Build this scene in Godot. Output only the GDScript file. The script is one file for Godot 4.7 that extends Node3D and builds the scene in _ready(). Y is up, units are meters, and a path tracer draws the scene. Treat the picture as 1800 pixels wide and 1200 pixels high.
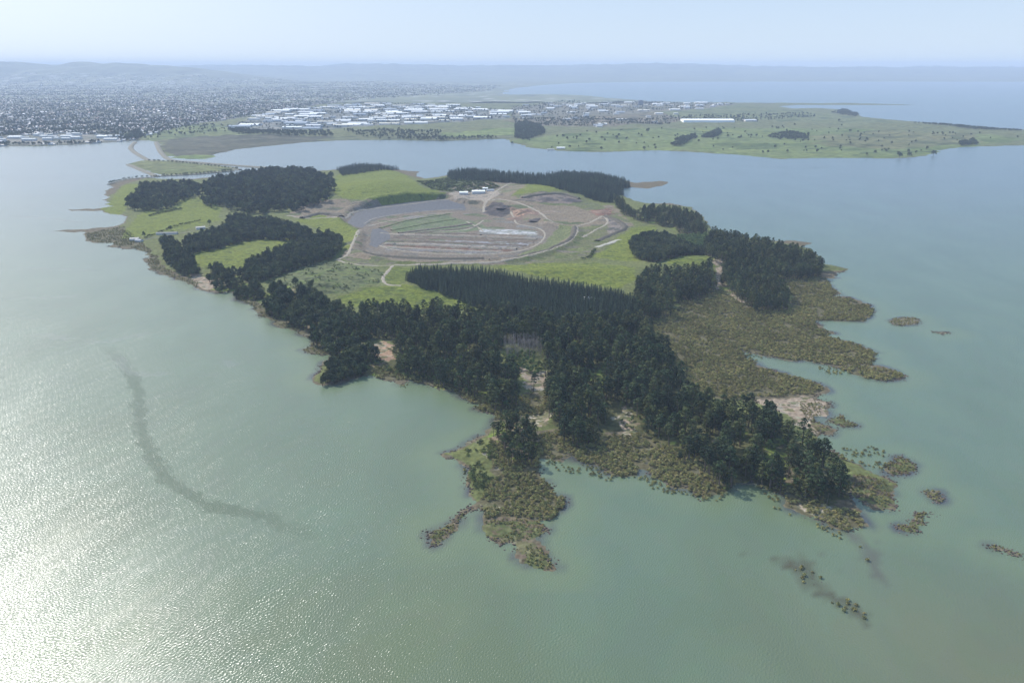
extends Node3D
# An island in a shallow harbour seen from the air. Metres; y up; the sea is y = 0; the camera looks towards -z.

var cam: Camera3D
var used := {}
var rough_noise := FastNoiseLite.new()
var soft := FastNoiseLite.new()
var fine := FastNoiseLite.new()
var isl: Land
var main: Land
var rng := RandomNumberGenerator.new()
var planted := {}
var M := {}

func _ready():
	# ---- camera
	cam = Camera3D.new(); cam.name = "camera"
	add_child(cam)
	cam.position = Vector3(0, 320, 0)
	cam.rotation_degrees = Vector3(-18.8654, 0, 0)
	cam.fov = 46.0
	cam.near = 5.0
	cam.far = 90000.0
	# ---- sky, air and exposure
	var env := Environment.new()
	env.background_mode = Environment.BG_SKY
	var sky := Sky.new()
	var sm := ProceduralSkyMaterial.new()
	sm.sky_top_color = lin(0.26, 0.46, 0.78)
	sm.sky_horizon_color = lin(0.56, 0.645, 0.71)
	sm.sky_curve = 0.12
	sm.sky_energy_multiplier = 1.0
	sm.ground_bottom_color = Color(0.40, 0.47, 0.47)
	sm.ground_horizon_color = lin(0.56, 0.645, 0.71)
	sm.sun_angle_max = 90.0
	sm.sun_curve = 0.35
	sky.sky_material = sm
	env.sky = sky
	env.tonemap_mode = Environment.TONE_MAPPER_LINEAR
	env.tonemap_exposure = 1.31
	env.sdfgi_enabled = true
	env.ssao_enabled = true
	env.ssil_enabled = true
	env.fog_enabled = true
	env.fog_density = 0.000060
	env.fog_light_color = Color(0.83, 0.90, 1.0)
	var we := WorldEnvironment.new(); we.name = "world_environment"
	we.environment = env
	add_child(we)
	# ---- sun: high, ahead and to the left
	var sun := DirectionalLight3D.new(); sun.name = "sun"
	sun.light_energy = 1.6
	sun.light_color = Color(1.0, 0.985, 0.96)
	sun.light_angular_distance = 0.5
	sun.shadow_enabled = true
	add_child(sun)
	sun.rotation_degrees = Vector3(-39.5, 180.0 - -44.5, 0)

	rng.seed = 11
	rough_noise.seed = 3; rough_noise.frequency = 0.03; rough_noise.fractal_octaves = 3
	soft.seed = 5; soft.frequency = 0.006; soft.fractal_octaves = 3
	fine.seed = 9; fine.frequency = 0.035; fine.fractal_octaves = 2
	materials()
	build_island()
	build_mainland()
	build_far_land()
	build_water()
	build_quarry()
	build_canal()
	plant_island()
	plant_mainland()
	build_town()
	build_farm()

# ------------------------------------------------------------------ helpers
class Land:
	var x0: float
	var z0: float
	var c: float
	var nx: int
	var nz: int
	var h := PackedFloat32Array()
	func _init(ax: float, az: float, bx: float, bz: float, cell: float):
		x0 = ax; z0 = az; c = cell
		nx = int((bx - ax) / cell) + 1
		nz = int((bz - az) / cell) + 1
		h.resize(nx * nz)
	func blank() -> PackedFloat32Array:
		var a := PackedFloat32Array()
		a.resize(nx * nz)
		return a
	func fill(mask: PackedFloat32Array, p: PackedVector2Array, v := 1.0) -> PackedFloat32Array:
		var n := p.size()
		for j in nz:
			var z := z0 + j * c
			var cr := PackedFloat32Array()
			for i in n:
				var a := p[i]
				var b := p[(i + 1) % n]
				if (a.y <= z) != (b.y <= z):
					cr.append(a.x + (z - a.y) / (b.y - a.y) * (b.x - a.x))
			if cr.is_empty():
				continue
			cr.sort()
			for k in range(0, cr.size() - 1, 2):
				var i0 := maxi(0, ceili((cr[k] - x0) / c))
				var i1 := mini(nx - 1, floori((cr[k + 1] - x0) / c))
				for i in range(i0, i1 + 1):
					mask[j * nx + i] = v
		return mask
	func chamfer(mask: PackedFloat32Array, inside: bool) -> PackedFloat32Array:
		var d := blank()
		for i in nx * nz:
			d[i] = 1e6 if (mask[i] > 0.5) == inside else 0.0
		var dg := 1.4142 * c
		for j in range(1, nz):
			var r := j * nx
			for i in range(1, nx - 1):
				var k := r + i
				if d[k] > 0.0:
					d[k] = minf(minf(d[k], minf(d[k - 1], d[k - nx]) + c), minf(d[k - nx - 1], d[k - nx + 1]) + dg)
		for j in range(nz - 2, -1, -1):
			var r := j * nx
			for i in range(nx - 2, 0, -1):
				var k := r + i
				if d[k] > 0.0:
					d[k] = minf(minf(d[k], minf(d[k + 1], d[k + nx]) + c), minf(d[k + nx + 1], d[k + nx - 1]) + dg)
		return d
	func signed(mask: PackedFloat32Array) -> PackedFloat32Array:
		var a := chamfer(mask, true)
		var b := chamfer(mask, false)
		for i in nx * nz:
			a[i] = (a[i] - c * 0.5) if mask[i] > 0.5 else (c * 0.5 - b[i])
		return a
	func look(f: PackedFloat32Array, x: float, z: float) -> float:
		var u := clampf((x - x0) / c, 0.0, nx - 1.001)
		var v := clampf((z - z0) / c, 0.0, nz - 1.001)
		var i := int(u)
		var j := int(v)
		u -= i
		v -= j
		var k := j * nx + i
		return lerpf(lerpf(f[k], f[k + 1], u), lerpf(f[k + nx], f[k + nx + 1], u), v)
	func at(x: float, z: float) -> float:
		return look(h, x, z)
	func mesh(below: float, colors := PackedColorArray()) -> ArrayMesh:
		var keep := PackedInt32Array()
		keep.resize(nx * nz)
		keep.fill(-1)
		var ind := PackedInt32Array()
		var vs := PackedVector3Array()
		var uv := PackedVector2Array()
		var ns := PackedVector3Array()
		var cs := PackedColorArray()
		for j in nz - 1:
			for i in nx - 1:
				var k := j * nx + i
				if maxf(maxf(h[k], h[k + 1]), maxf(h[k + nx], h[k + nx + 1])) < below:
					continue
				var q := [k, k + 1, k + nx, k + nx + 1]
				for m in q:
					if keep[m] < 0:
						keep[m] = vs.size()
						var ii: int = m % nx
						var jj: int = m / nx
						vs.append(Vector3(x0 + ii * c, h[m], z0 + jj * c))
						uv.append(Vector2(float(ii) / (nx - 1), float(jj) / (nz - 1)))
						var dx := (h[m + 1] if ii < nx - 1 else h[m]) - (h[m - 1] if ii > 0 else h[m])
						var dz := (h[m + nx] if jj < nz - 1 else h[m]) - (h[m - nx] if jj > 0 else h[m])
						ns.append(Vector3(-dx, 2.0 * c, -dz).normalized())
						if colors.size():
							cs.append(colors[m])
				ind.append_array([keep[k], keep[k + 1], keep[k + nx], keep[k + 1], keep[k + nx + 1], keep[k + nx]])
		var a := []
		a.resize(Mesh.ARRAY_MAX)
		a[Mesh.ARRAY_VERTEX] = vs
		a[Mesh.ARRAY_NORMAL] = ns
		a[Mesh.ARRAY_TEX_UV] = uv
		if colors.size():
			a[Mesh.ARRAY_COLOR] = cs
		a[Mesh.ARRAY_INDEX] = ind
		var am := ArrayMesh.new()
		am.add_surface_from_arrays(Mesh.PRIMITIVE_TRIANGLES, a)
		return am

func pts(a: Array) -> PackedVector2Array:
	var p := PackedVector2Array()
	for i in range(0, a.size(), 2):
		p.append(Vector2(a[i], a[i + 1]))
	return p

func roughen(p: PackedVector2Array, step: float, amp: float, closed := true) -> PackedVector2Array:
	var r := PackedVector2Array()
	var n := p.size()
	for i in (n if closed else n - 1):
		var a := p[i]
		var b := p[(i + 1) % n]
		var k := maxi(1, int(a.distance_to(b) / step))
		for q in k:
			var v := a.lerp(b, float(q) / k)
			r.append(v + Vector2(rough_noise.get_noise_2d(v.x, v.y), rough_noise.get_noise_2d(v.x + 977.0, v.y - 313.0)) * amp)
	if not closed:
		r.append(p[n - 1])
	return r

func smooth_line(p: PackedVector2Array, step: float) -> PackedVector2Array:
	var cv := Curve2D.new()
	for i in p.size():
		var t := (p[mini(i + 1, p.size() - 1)] - p[maxi(i - 1, 0)]) / 6.0
		cv.add_point(p[i], -t, t)
	cv.bake_interval = step
	return cv.get_baked_points()

func numbered(n: String) -> String:
	var k: int = used.get(n, 0)
	used[n] = k + 1
	return n if k == 0 else "%s_%03d" % [n, k]

func tag(o: Node, label: String, category: String, group := "", kind := ""):
	if label: o.set_meta("label", label)
	if category: o.set_meta("category", category)
	if group: o.set_meta("group", group)
	if kind: o.set_meta("kind", kind)
	return o

func put(n: String, mesh: Mesh, mat: Material, parent: Node = self) -> MeshInstance3D:
	var o := MeshInstance3D.new()
	o.name = numbered(n) if parent == self else n
	o.mesh = mesh
	o.material_override = mat
	parent.add_child(o, true)
	return o

func struct(n: String, mesh: Mesh, mat: Material, label: String) -> MeshInstance3D:
	var o := put(n, mesh, mat)
	o.set_meta("kind", "structure")
	if label: o.set_meta("label", label)
	return o

func base(n: String, at: Vector3, turn := 0.0) -> Node3D:
	var o := Node3D.new()
	o.name = numbered(n)
	add_child(o)
	o.position = at
	o.rotation.y = turn
	return o

func lin(r: float, g: float, b: float) -> Color:
	return Color(r, g, b).linear_to_srgb()

func mat(r: float, g: float, b: float, rough := 0.9, spec := 0.3) -> StandardMaterial3D:
	var m := StandardMaterial3D.new()
	m.albedo_color = lin(r, g, b)
	m.roughness = rough
	m.metallic_specular = spec
	return m

func mottle(freq: float, lo: float, hi: float, sd: int, size := 512) -> NoiseTexture2D:
	var n := FastNoiseLite.new()
	n.seed = sd; n.frequency = freq; n.fractal_octaves = 5; n.fractal_gain = 0.62
	var t := NoiseTexture2D.new()
	t.width = size; t.height = size; t.seamless = true; t.noise = n
	var g := Gradient.new()
	g.set_color(0, Color(lo, lo, lo)); g.set_color(1, Color(hi, hi, hi))
	t.color_ramp = g
	return t

func grainy(m: StandardMaterial3D, t: Texture2D, metres: float) -> StandardMaterial3D:
	m.detail_enabled = true
	m.detail_albedo = t
	m.detail_blend_mode = BaseMaterial3D.BLEND_MODE_MUL
	m.detail_uv_layer = BaseMaterial3D.DETAIL_UV_2
	m.uv2_triplanar = true
	m.uv2_world_triplanar = true
	m.uv2_scale = Vector3.ONE / metres
	return m

func materials():
	var g1 := mottle(0.012, 0.66, 1.0, 21)
	var g2 := mottle(0.02, 0.6, 1.0, 22)
	M.grain = g1
	M.grain2 = g2
	M.road = grainy(mat(0.38, 0.33, 0.26), g2, 30)
	M.paleroad = grainy(mat(0.50, 0.47, 0.40), g2, 30)
	M.berm = grainy(mat(0.38, 0.325, 0.26), g2, 24)
	M.darkbank = grainy(mat(0.125, 0.11, 0.085), g2, 24)
	M.bermdark = grainy(mat(0.22, 0.175, 0.14), g2, 24)
	M.bermgrass = grainy(mat(0.17, 0.19, 0.09), g2, 24)
	M.silt = grainy(mat(0.095, 0.096, 0.104, 0.6, 0.3), g2, 90)
	M.bank = grainy(mat(0.22, 0.205, 0.155), g2, 40)
	M.bark = mat(0.13, 0.105, 0.085)
	M.dead = mat(0.36, 0.33, 0.31)
	M.wall = mat(0.55, 0.53, 0.50)
	M.white = mat(0.82, 0.82, 0.80, 0.6)
	M.dark = mat(0.09, 0.09, 0.10, 0.5)
	M.leaf = StandardMaterial3D.new()
	M.leaf.vertex_color_use_as_albedo = true
	M.leaf.roughness = 0.85
	M.leaf.metallic_specular = 0.2
	M.leaf.backlight_enabled = true
	M.leaf.backlight = Color(0.25, 0.28, 0.12)
	M.paint = StandardMaterial3D.new()
	M.paint.vertex_color_use_as_albedo = true
	M.paint.roughness = 0.7

# a painted ground map: polygons, then speckles of wear
func paint(im: Image, g: Land, p: PackedVector2Array, col: Color):
	var w := im.get_width()
	var hh := im.get_height()
	var sx := w / (g.c * (g.nx - 1))
	var sz := hh / (g.c * (g.nz - 1))
	var n := p.size()
	var lo := INF
	var hi := -INF
	for v in p:
		lo = minf(lo, v.y); hi = maxf(hi, v.y)
	for j in range(maxi(0, int((lo - g.z0) * sz)), mini(hh, int((hi - g.z0) * sz) + 2)):
		var z := g.z0 + (j + 0.5) / sz
		var cr := PackedFloat32Array()
		for i in n:
			var a := p[i]
			var b := p[(i + 1) % n]
			if (a.y <= z) != (b.y <= z):
				cr.append((a.x + (z - a.y) / (b.y - a.y) * (b.x - a.x) - g.x0) * sx)
		cr.sort()
		for k in range(0, cr.size() - 1, 2):
			var i0 := int(cr[k] + rng.randf())
			var i1 := int(cr[k + 1] + rng.randf())
			if i1 > i0:
				im.fill_rect(Rect2i(i0, j, i1 - i0, 1), col)

func speckle(im: Image, count: int, smax: int, amt: float):
	var w := im.get_width()
	var hh := im.get_height()
	for q in count:
		var x := rng.randi_range(0, w - 8)
		var y := rng.randi_range(0, hh - 8)
		var c := im.get_pixel(x, y)
		var f := 1.0 + rng.randf_range(-amt, amt)
		var t := rng.randf_range(-amt, amt) * 0.25
		c = Color(clampf(c.r * (f + t), 0, 1), clampf(c.g * f, 0, 1), clampf(c.b * (f - t), 0, 1))
		var s := rng.randi_range(1, smax)
		im.fill_rect(Rect2i(x, y, s + rng.randi_range(0, s), s), c)

func patches(im: Image, g: Land, p: PackedVector2Array, col: Color, count: int, r0: float, r1: float):
	var lo := p[0]
	var hi := p[0]
	for v in p:
		lo = lo.min(v); hi = hi.max(v)
	for q in count:
		var at := Vector2(rng.randf_range(lo.x, hi.x), rng.randf_range(lo.y, hi.y))
		if not Geometry2D.is_point_in_polygon(at, p):
			continue
		var r := rng.randf_range(r0, r1)
		var b := PackedVector2Array()
		for k in 9:
			var a := TAU * k / 9
			b.append(at + Vector2(cos(a) * 1.5, sin(a)) * r * rng.randf_range(0.5, 1.2))
		paint(im, g, b, col.lerp(Color(col.r * 0.8, col.g * 0.85, col.b * 0.8), rng.randf()))

func ground_material(im: Image, metres: float) -> StandardMaterial3D:
	var m := StandardMaterial3D.new()
	m.albedo_texture = ImageTexture.create_from_image(im)
	m.roughness = 0.95
	m.metallic_specular = 0.2
	return grainy(m, M.grain, metres)

# ------------------------------------------------------------------ island
func build_island():
	var k := 0
	isl = Land.new(-1160.0, -2730.0, 620.0, -430.0, 3.0)
	var shore := isl.blank()
	shore = isl.fill(shore, roughen(pts(SHORE), 6.0, 9.0))
	for p in [ISLET0, ISLET1, ISLET2, ISLET3, ISLET4, ISLET5, ISLET6, ISLET7, ISLET8]:
		shore = isl.fill(shore, roughen(pts(p), 4.0, 6.0))
	var sd := isl.signed(shore)
	var dry := isl.fill(isl.blank(), roughen(pts(DRY), 8.0, 10.0))
	for i in dry.size():
		if shore[i] < 0.5: dry[i] = 0.0
	var dd := isl.signed(dry)
	var pp := isl.signed(isl.fill(isl.blank(), roughen(pts(PIT), 10.0, 6.0)))
	for j in isl.nz:
		for i in isl.nx:
			k = j * isl.nx + i
			var s := sd[k]
			if s < -12.0:
				isl.h[k] = -1.5
				continue
			var x := isl.x0 + i * isl.c
			var z := isl.z0 + j * isl.c
			var h := clampf(s * 0.11, -1.5, 0.35) + fine.get_noise_2d(x * 2.0, z * 2.0) * 0.35 * smoothstep(-4.0, 3.0, s)
			var d := dd[k]
			if d > 0.0:
				var e := smoothstep(0.0, 40.0, d)
				h += minf(d * 0.16, 2.6)
				var hill := 0.0
				for b in BUMPS:
					var u: float = (x - b[0]) / b[3]
					var v: float = (z - b[1]) / b[4]
					var q := u * u + v * v
					if q < 9.0:
						hill += b[2] * exp(-q)
				h += e * (hill + 1.6 * soft.get_noise_2d(x, z) + 1.0 * soft.get_noise_2d(x * 5.0, z * 5.0))
			var t := pp[k]
			if t > -60.0:
				h += 5.0 * exp(-pow((t + 12.0) / 12.0, 2.0))
				h = lerpf(h, 1.0, smoothstep(-3.0, 12.0, t))
			isl.h[k] = h
	M.sd = sd
	M.dd = dd
	# ground map
	var im := Image.create_empty(2048, 2048, false, Image.FORMAT_RGB8)
	im.fill(lin(0.17, 0.15, 0.10))
	var grass := lin(0.160, 0.188, 0.036)
	var mud := lin(0.19, 0.165, 0.12)
	paint(im, isl, roughen(pts(SHORE), 6.0, 9.0), lin(0.155, 0.13, 0.085))
	paint(im, isl, roughen(pts(DRY), 8.0, 10.0), lin(0.145, 0.16, 0.06))
	for p in [W_SOUTH, W_WEST, W_MID, W_EASTPOINT, W_NE, W_BELT4, W_NECK]:
		var r := roughen(pts(p), 10.0, 14.0)
		paint(im, isl, r, lin(0.10, 0.10, 0.045))
		patches(im, isl, r, lin(0.21, 0.25, 0.06), 260, 2.0, 6.0)
		patches(im, isl, r, lin(0.26, 0.20, 0.14), 130, 1.5, 6.0)
	for p in [M_EAST, M_EASTSPIT, M_BAY, M_SPIT, M_SOUTH, M_TIP, M_WEST, M_SOUTHWEST, M_SHOAL]:
		var r := roughen(pts(p), 8.0, 8.0)
		paint(im, isl, r, lin(0.13, 0.115, 0.065))
		patches(im, isl, r, lin(0.18, 0.16, 0.115), 50, 1.5, 4.0)
	for p in [M_SPITHEAD, M_SPITTIP, M_ROCKSPIT, M_HEAD, M_ROCKS, ISLET2, ISLET3, ISLET5]:
		var r := roughen(pts(p), 8.0, 6.0)
		paint(im, isl, r, lin(0.16, 0.13, 0.075))
		patches(im, isl, r, lin(0.165, 0.125, 0.09), 60, 1.5, 5.0)
		patches(im, isl, r, lin(0.15, 0.155, 0.07), 60, 1.0, 4.0)
	for p in [PADDOCK, WESTFIELD, WESTFIELD2, SHOREFIELD, HILL, EASTFIELD, FRONTFIELD, STRIPFIELD, ROADSIDE, POINTFIELD, DAMFIELD, WESTBANK]:
		var r := roughen(pts(p), 10.0, 7.0)
		paint(im, isl, r, grass.lerp(lin(0.168, 0.194, 0.04), rng.randf()))
		patches(im, isl, r, lin(0.175, 0.200, 0.042), 160, 1.5, 6.0)
		patches(im, isl, r, lin(0.142, 0.163, 0.044), 160, 1.5, 6.0)
	for p in [SCRUBSLOPE, NORTHSCRUB]:
		var r := roughen(pts(p), 10.0, 9.0)
		paint(im, isl, r, lin(0.135, 0.15, 0.07))
		patches(im, isl, r, lin(0.085, 0.10, 0.05), 160, 2.0, 7.0)
		patches(im, isl, r, lin(0.16, 0.19, 0.07), 90, 3.0, 9.0)
	var q := roughen(pts(QUARRY), 10.0, 10.0)
	paint(im, isl, q, lin(0.225, 0.183, 0.132))
	patches(im, isl, q, lin(0.175, 0.175, 0.10), 200, 6.0, 22.0)
	patches(im, isl, q, lin(0.265, 0.215, 0.17), 160, 5.0, 18.0)
	patches(im, isl, q, lin(0.165, 0.145, 0.12), 110, 5.0, 14.0)
	for g in [GAP0, GAP1, GAP3]:
		patches(im, isl, roughen(pts(g), 5.0, 8.0), lin(0.22, 0.25, 0.06), 60, 1.5, 4.0)
	q = roughen(pts(PITFLOOR), 10.0, 5.0)
	paint(im, isl, q, lin(0.20, 0.168, 0.132))
	patches(im, isl, q, lin(0.22, 0.19, 0.16), 70, 6.0, 24.0)
	patches(im, isl, q, lin(0.185, 0.165, 0.145), 70, 6.0, 20.0)
	q = roughen(pts(INNER), 10.0, 4.0)
	paint(im, isl, q, lin(0.205, 0.168, 0.128))
	patches(im, isl, q, lin(0.16, 0.17, 0.10), 60, 6.0, 18.0)
	patches(im, isl, q, lin(0.225, 0.21, 0.20), 60, 5.0, 18.0)
	q = roughen(pts(GREENCELL), 10.0, 5.0)
	paint(im, isl, q, lin(0.145, 0.18, 0.095))
	patches(im, isl, q, lin(0.19, 0.20, 0.13), 80, 4.0, 16.0)
	k = 0
	for a in [[ROW0, lin(0.15, 0.12, 0.095)], [ROW1, lin(0.27, 0.265, 0.275)], [ROW2, lin(0.155, 0.16, 0.085)], [ROW3, lin(0.24, 0.225, 0.225)], [ROW4, lin(0.17, 0.105, 0.08)], [ROW5, lin(0.20, 0.19, 0.185)]]:
		q = roughen(pts(a[0]), 6.0, 5.0)
		paint(im, isl, q, a[1])
		patches(im, isl, q, lin(0.20, 0.17, 0.135), 60, 2.0, 7.0)
		patches(im, isl, q, lin(0.30, 0.28, 0.27), 25, 1.5, 5.0)
	paint(im, isl, roughen(pts(WHITECELL), 8.0, 4.0), lin(0.46, 0.46, 0.46))
	patches(im, isl, pts(WHITECELL), lin(0.34, 0.33, 0.31), 60, 2.0, 8.0)
	q = roughen(pts(EASTSLOPE), 10.0, 12.0)
	paint(im, isl, q, lin(0.15, 0.155, 0.075))
	patches(im, isl, q, lin(0.165, 0.18, 0.07), 90, 4.0, 12.0)
	patches(im, isl, q, lin(0.20, 0.175, 0.135), 90, 3.0, 10.0)
	for p in [NEARRIM, HILLFOOT]:
		q = roughen(pts(p), 8.0, 12.0)
		paint(im, isl, q, lin(0.14, 0.15, 0.07))
		patches(im, isl, q, lin(0.19, 0.165, 0.125), 60, 3.0, 9.0)
	q = roughen(pts(EASTBENCH), 10.0, 5.0)
	paint(im, isl, q, lin(0.165, 0.18, 0.085))
	for a in [[BAREHILL, lin(0.22, 0.18, 0.15)], [REDDIRT, lin(0.34, 0.22, 0.16)], [DARKHEAP, lin(0.11, 0.095, 0.09)], [REDTOP, lin(0.27, 0.15, 0.11)], [YARD, lin(0.33, 0.28, 0.23)], [EASTDIRT, lin(0.24, 0.20, 0.17)]]:
		var r := roughen(pts(a[0]), 8.0, 9.0)
		paint(im, isl, r, a[1])
		patches(im, isl, r, Color(a[1].r * 0.8, a[1].g * 0.82, a[1].b * 0.85), 60, 2.0, 8.0)
	for p in [BARE0, BARE1, BARE2, BARE3, BARE4, BARE5, BARE6, BARE7, BARE8, BARE9, BARE10, BARE11, BARE12, BARE13, BARE14, BARE15]:
		var r := roughen(pts(p), 5.0, 9.0)
		paint(im, isl, r, lin(0.34, 0.27, 0.20) if p != BARE0 else lin(0.36, 0.24, 0.16))
		patches(im, isl, r, lin(0.42, 0.36, 0.29), 40, 1.0, 4.0)
		patches(im, isl, r, lin(0.20, 0.18, 0.10), 40, 1.0, 4.0)
	speckle(im, 240000, 3, 0.13)
	var m := ground_material(im, 46.0)
	struct("island_ground", isl.mesh(-1.0), m, "green and brown ground of the island with paddocks and tidal mud")

# a ribbon that follows the ground: crown height above it, sides sloping into it
func ribbon(line: PackedVector2Array, width: float, rise: float, slope: float, g: Land, flat := -99.0, wobble := 0.0) -> ArrayMesh:
	var st := SurfaceTool.new()
	st.begin(Mesh.PRIMITIVE_TRIANGLES)
	var p := smooth_line(line, maxf(4.0, width * 0.8))
	var n := p.size()
	for i in n:
		var d := (p[mini(i + 1, n - 1)] - p[maxi(i - 1, 0)]).normalized()
		var s := Vector2(-d.y, d.x)
		var w := width * 0.5 * (1.0 + wobble * fine.get_noise_2d(p[i].x * 1.7, p[i].y * 1.7))
		for o in [-(w + slope), -w, w, w + slope]:
			var v: Vector2 = p[i] + s * o
			var y := flat if flat > -90.0 else g.at(v.x, v.y)
			y += rise * (1.0 + 0.35 * wobble * fine.get_noise_2d(v.x * 3.0, v.y * 3.0)) if absf(o) < w + 0.01 else -0.6
			st.add_vertex(Vector3(v.x, y, v.y))
	for i in n - 1:
		for k in 3:
			var a := i * 4 + k
			for t in [a, a + 4, a + 1, a + 1, a + 4, a + 5]:
				st.add_index(t)
	st.generate_normals()
	var am := st.commit()
	if am.surface_get_arrays(0)[Mesh.ARRAY_NORMAL][1].y < 0.0:
		st = SurfaceTool.new()
		st.create_from(am, 0)
		var arr := am.surface_get_arrays(0)
		var ix: PackedInt32Array = arr[Mesh.ARRAY_INDEX]
		for i in range(0, ix.size(), 3):
			var t := ix[i]; ix[i] = ix[i + 1]; ix[i + 1] = t
		var ns: PackedVector3Array = arr[Mesh.ARRAY_NORMAL]
		for i in ns.size(): ns[i] = -ns[i]
		arr[Mesh.ARRAY_INDEX] = ix
		arr[Mesh.ARRAY_NORMAL] = ns
		am = ArrayMesh.new()
		am.add_surface_from_arrays(Mesh.PRIMITIVE_TRIANGLES, arr)
	return am

func sheet(p: PackedVector2Array, y: float) -> ArrayMesh:
	var ix := Geometry2D.triangulate_polygon(p)
	var st := SurfaceTool.new()
	st.begin(Mesh.PRIMITIVE_TRIANGLES)
	for t in range(0, ix.size(), 3):
		var a := p[ix[t]]
		var b := p[ix[t + 1]]
		var c := p[ix[t + 2]]
		if (b - a).cross(c - a) < 0.0:
			var k := b; b = c; c = k
		for v in [a, b, c]:
			st.set_normal(Vector3.UP)
			st.set_uv(v / 100.0)
			st.add_vertex(Vector3(v.x, y, v.y))
	return st.commit()

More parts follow.
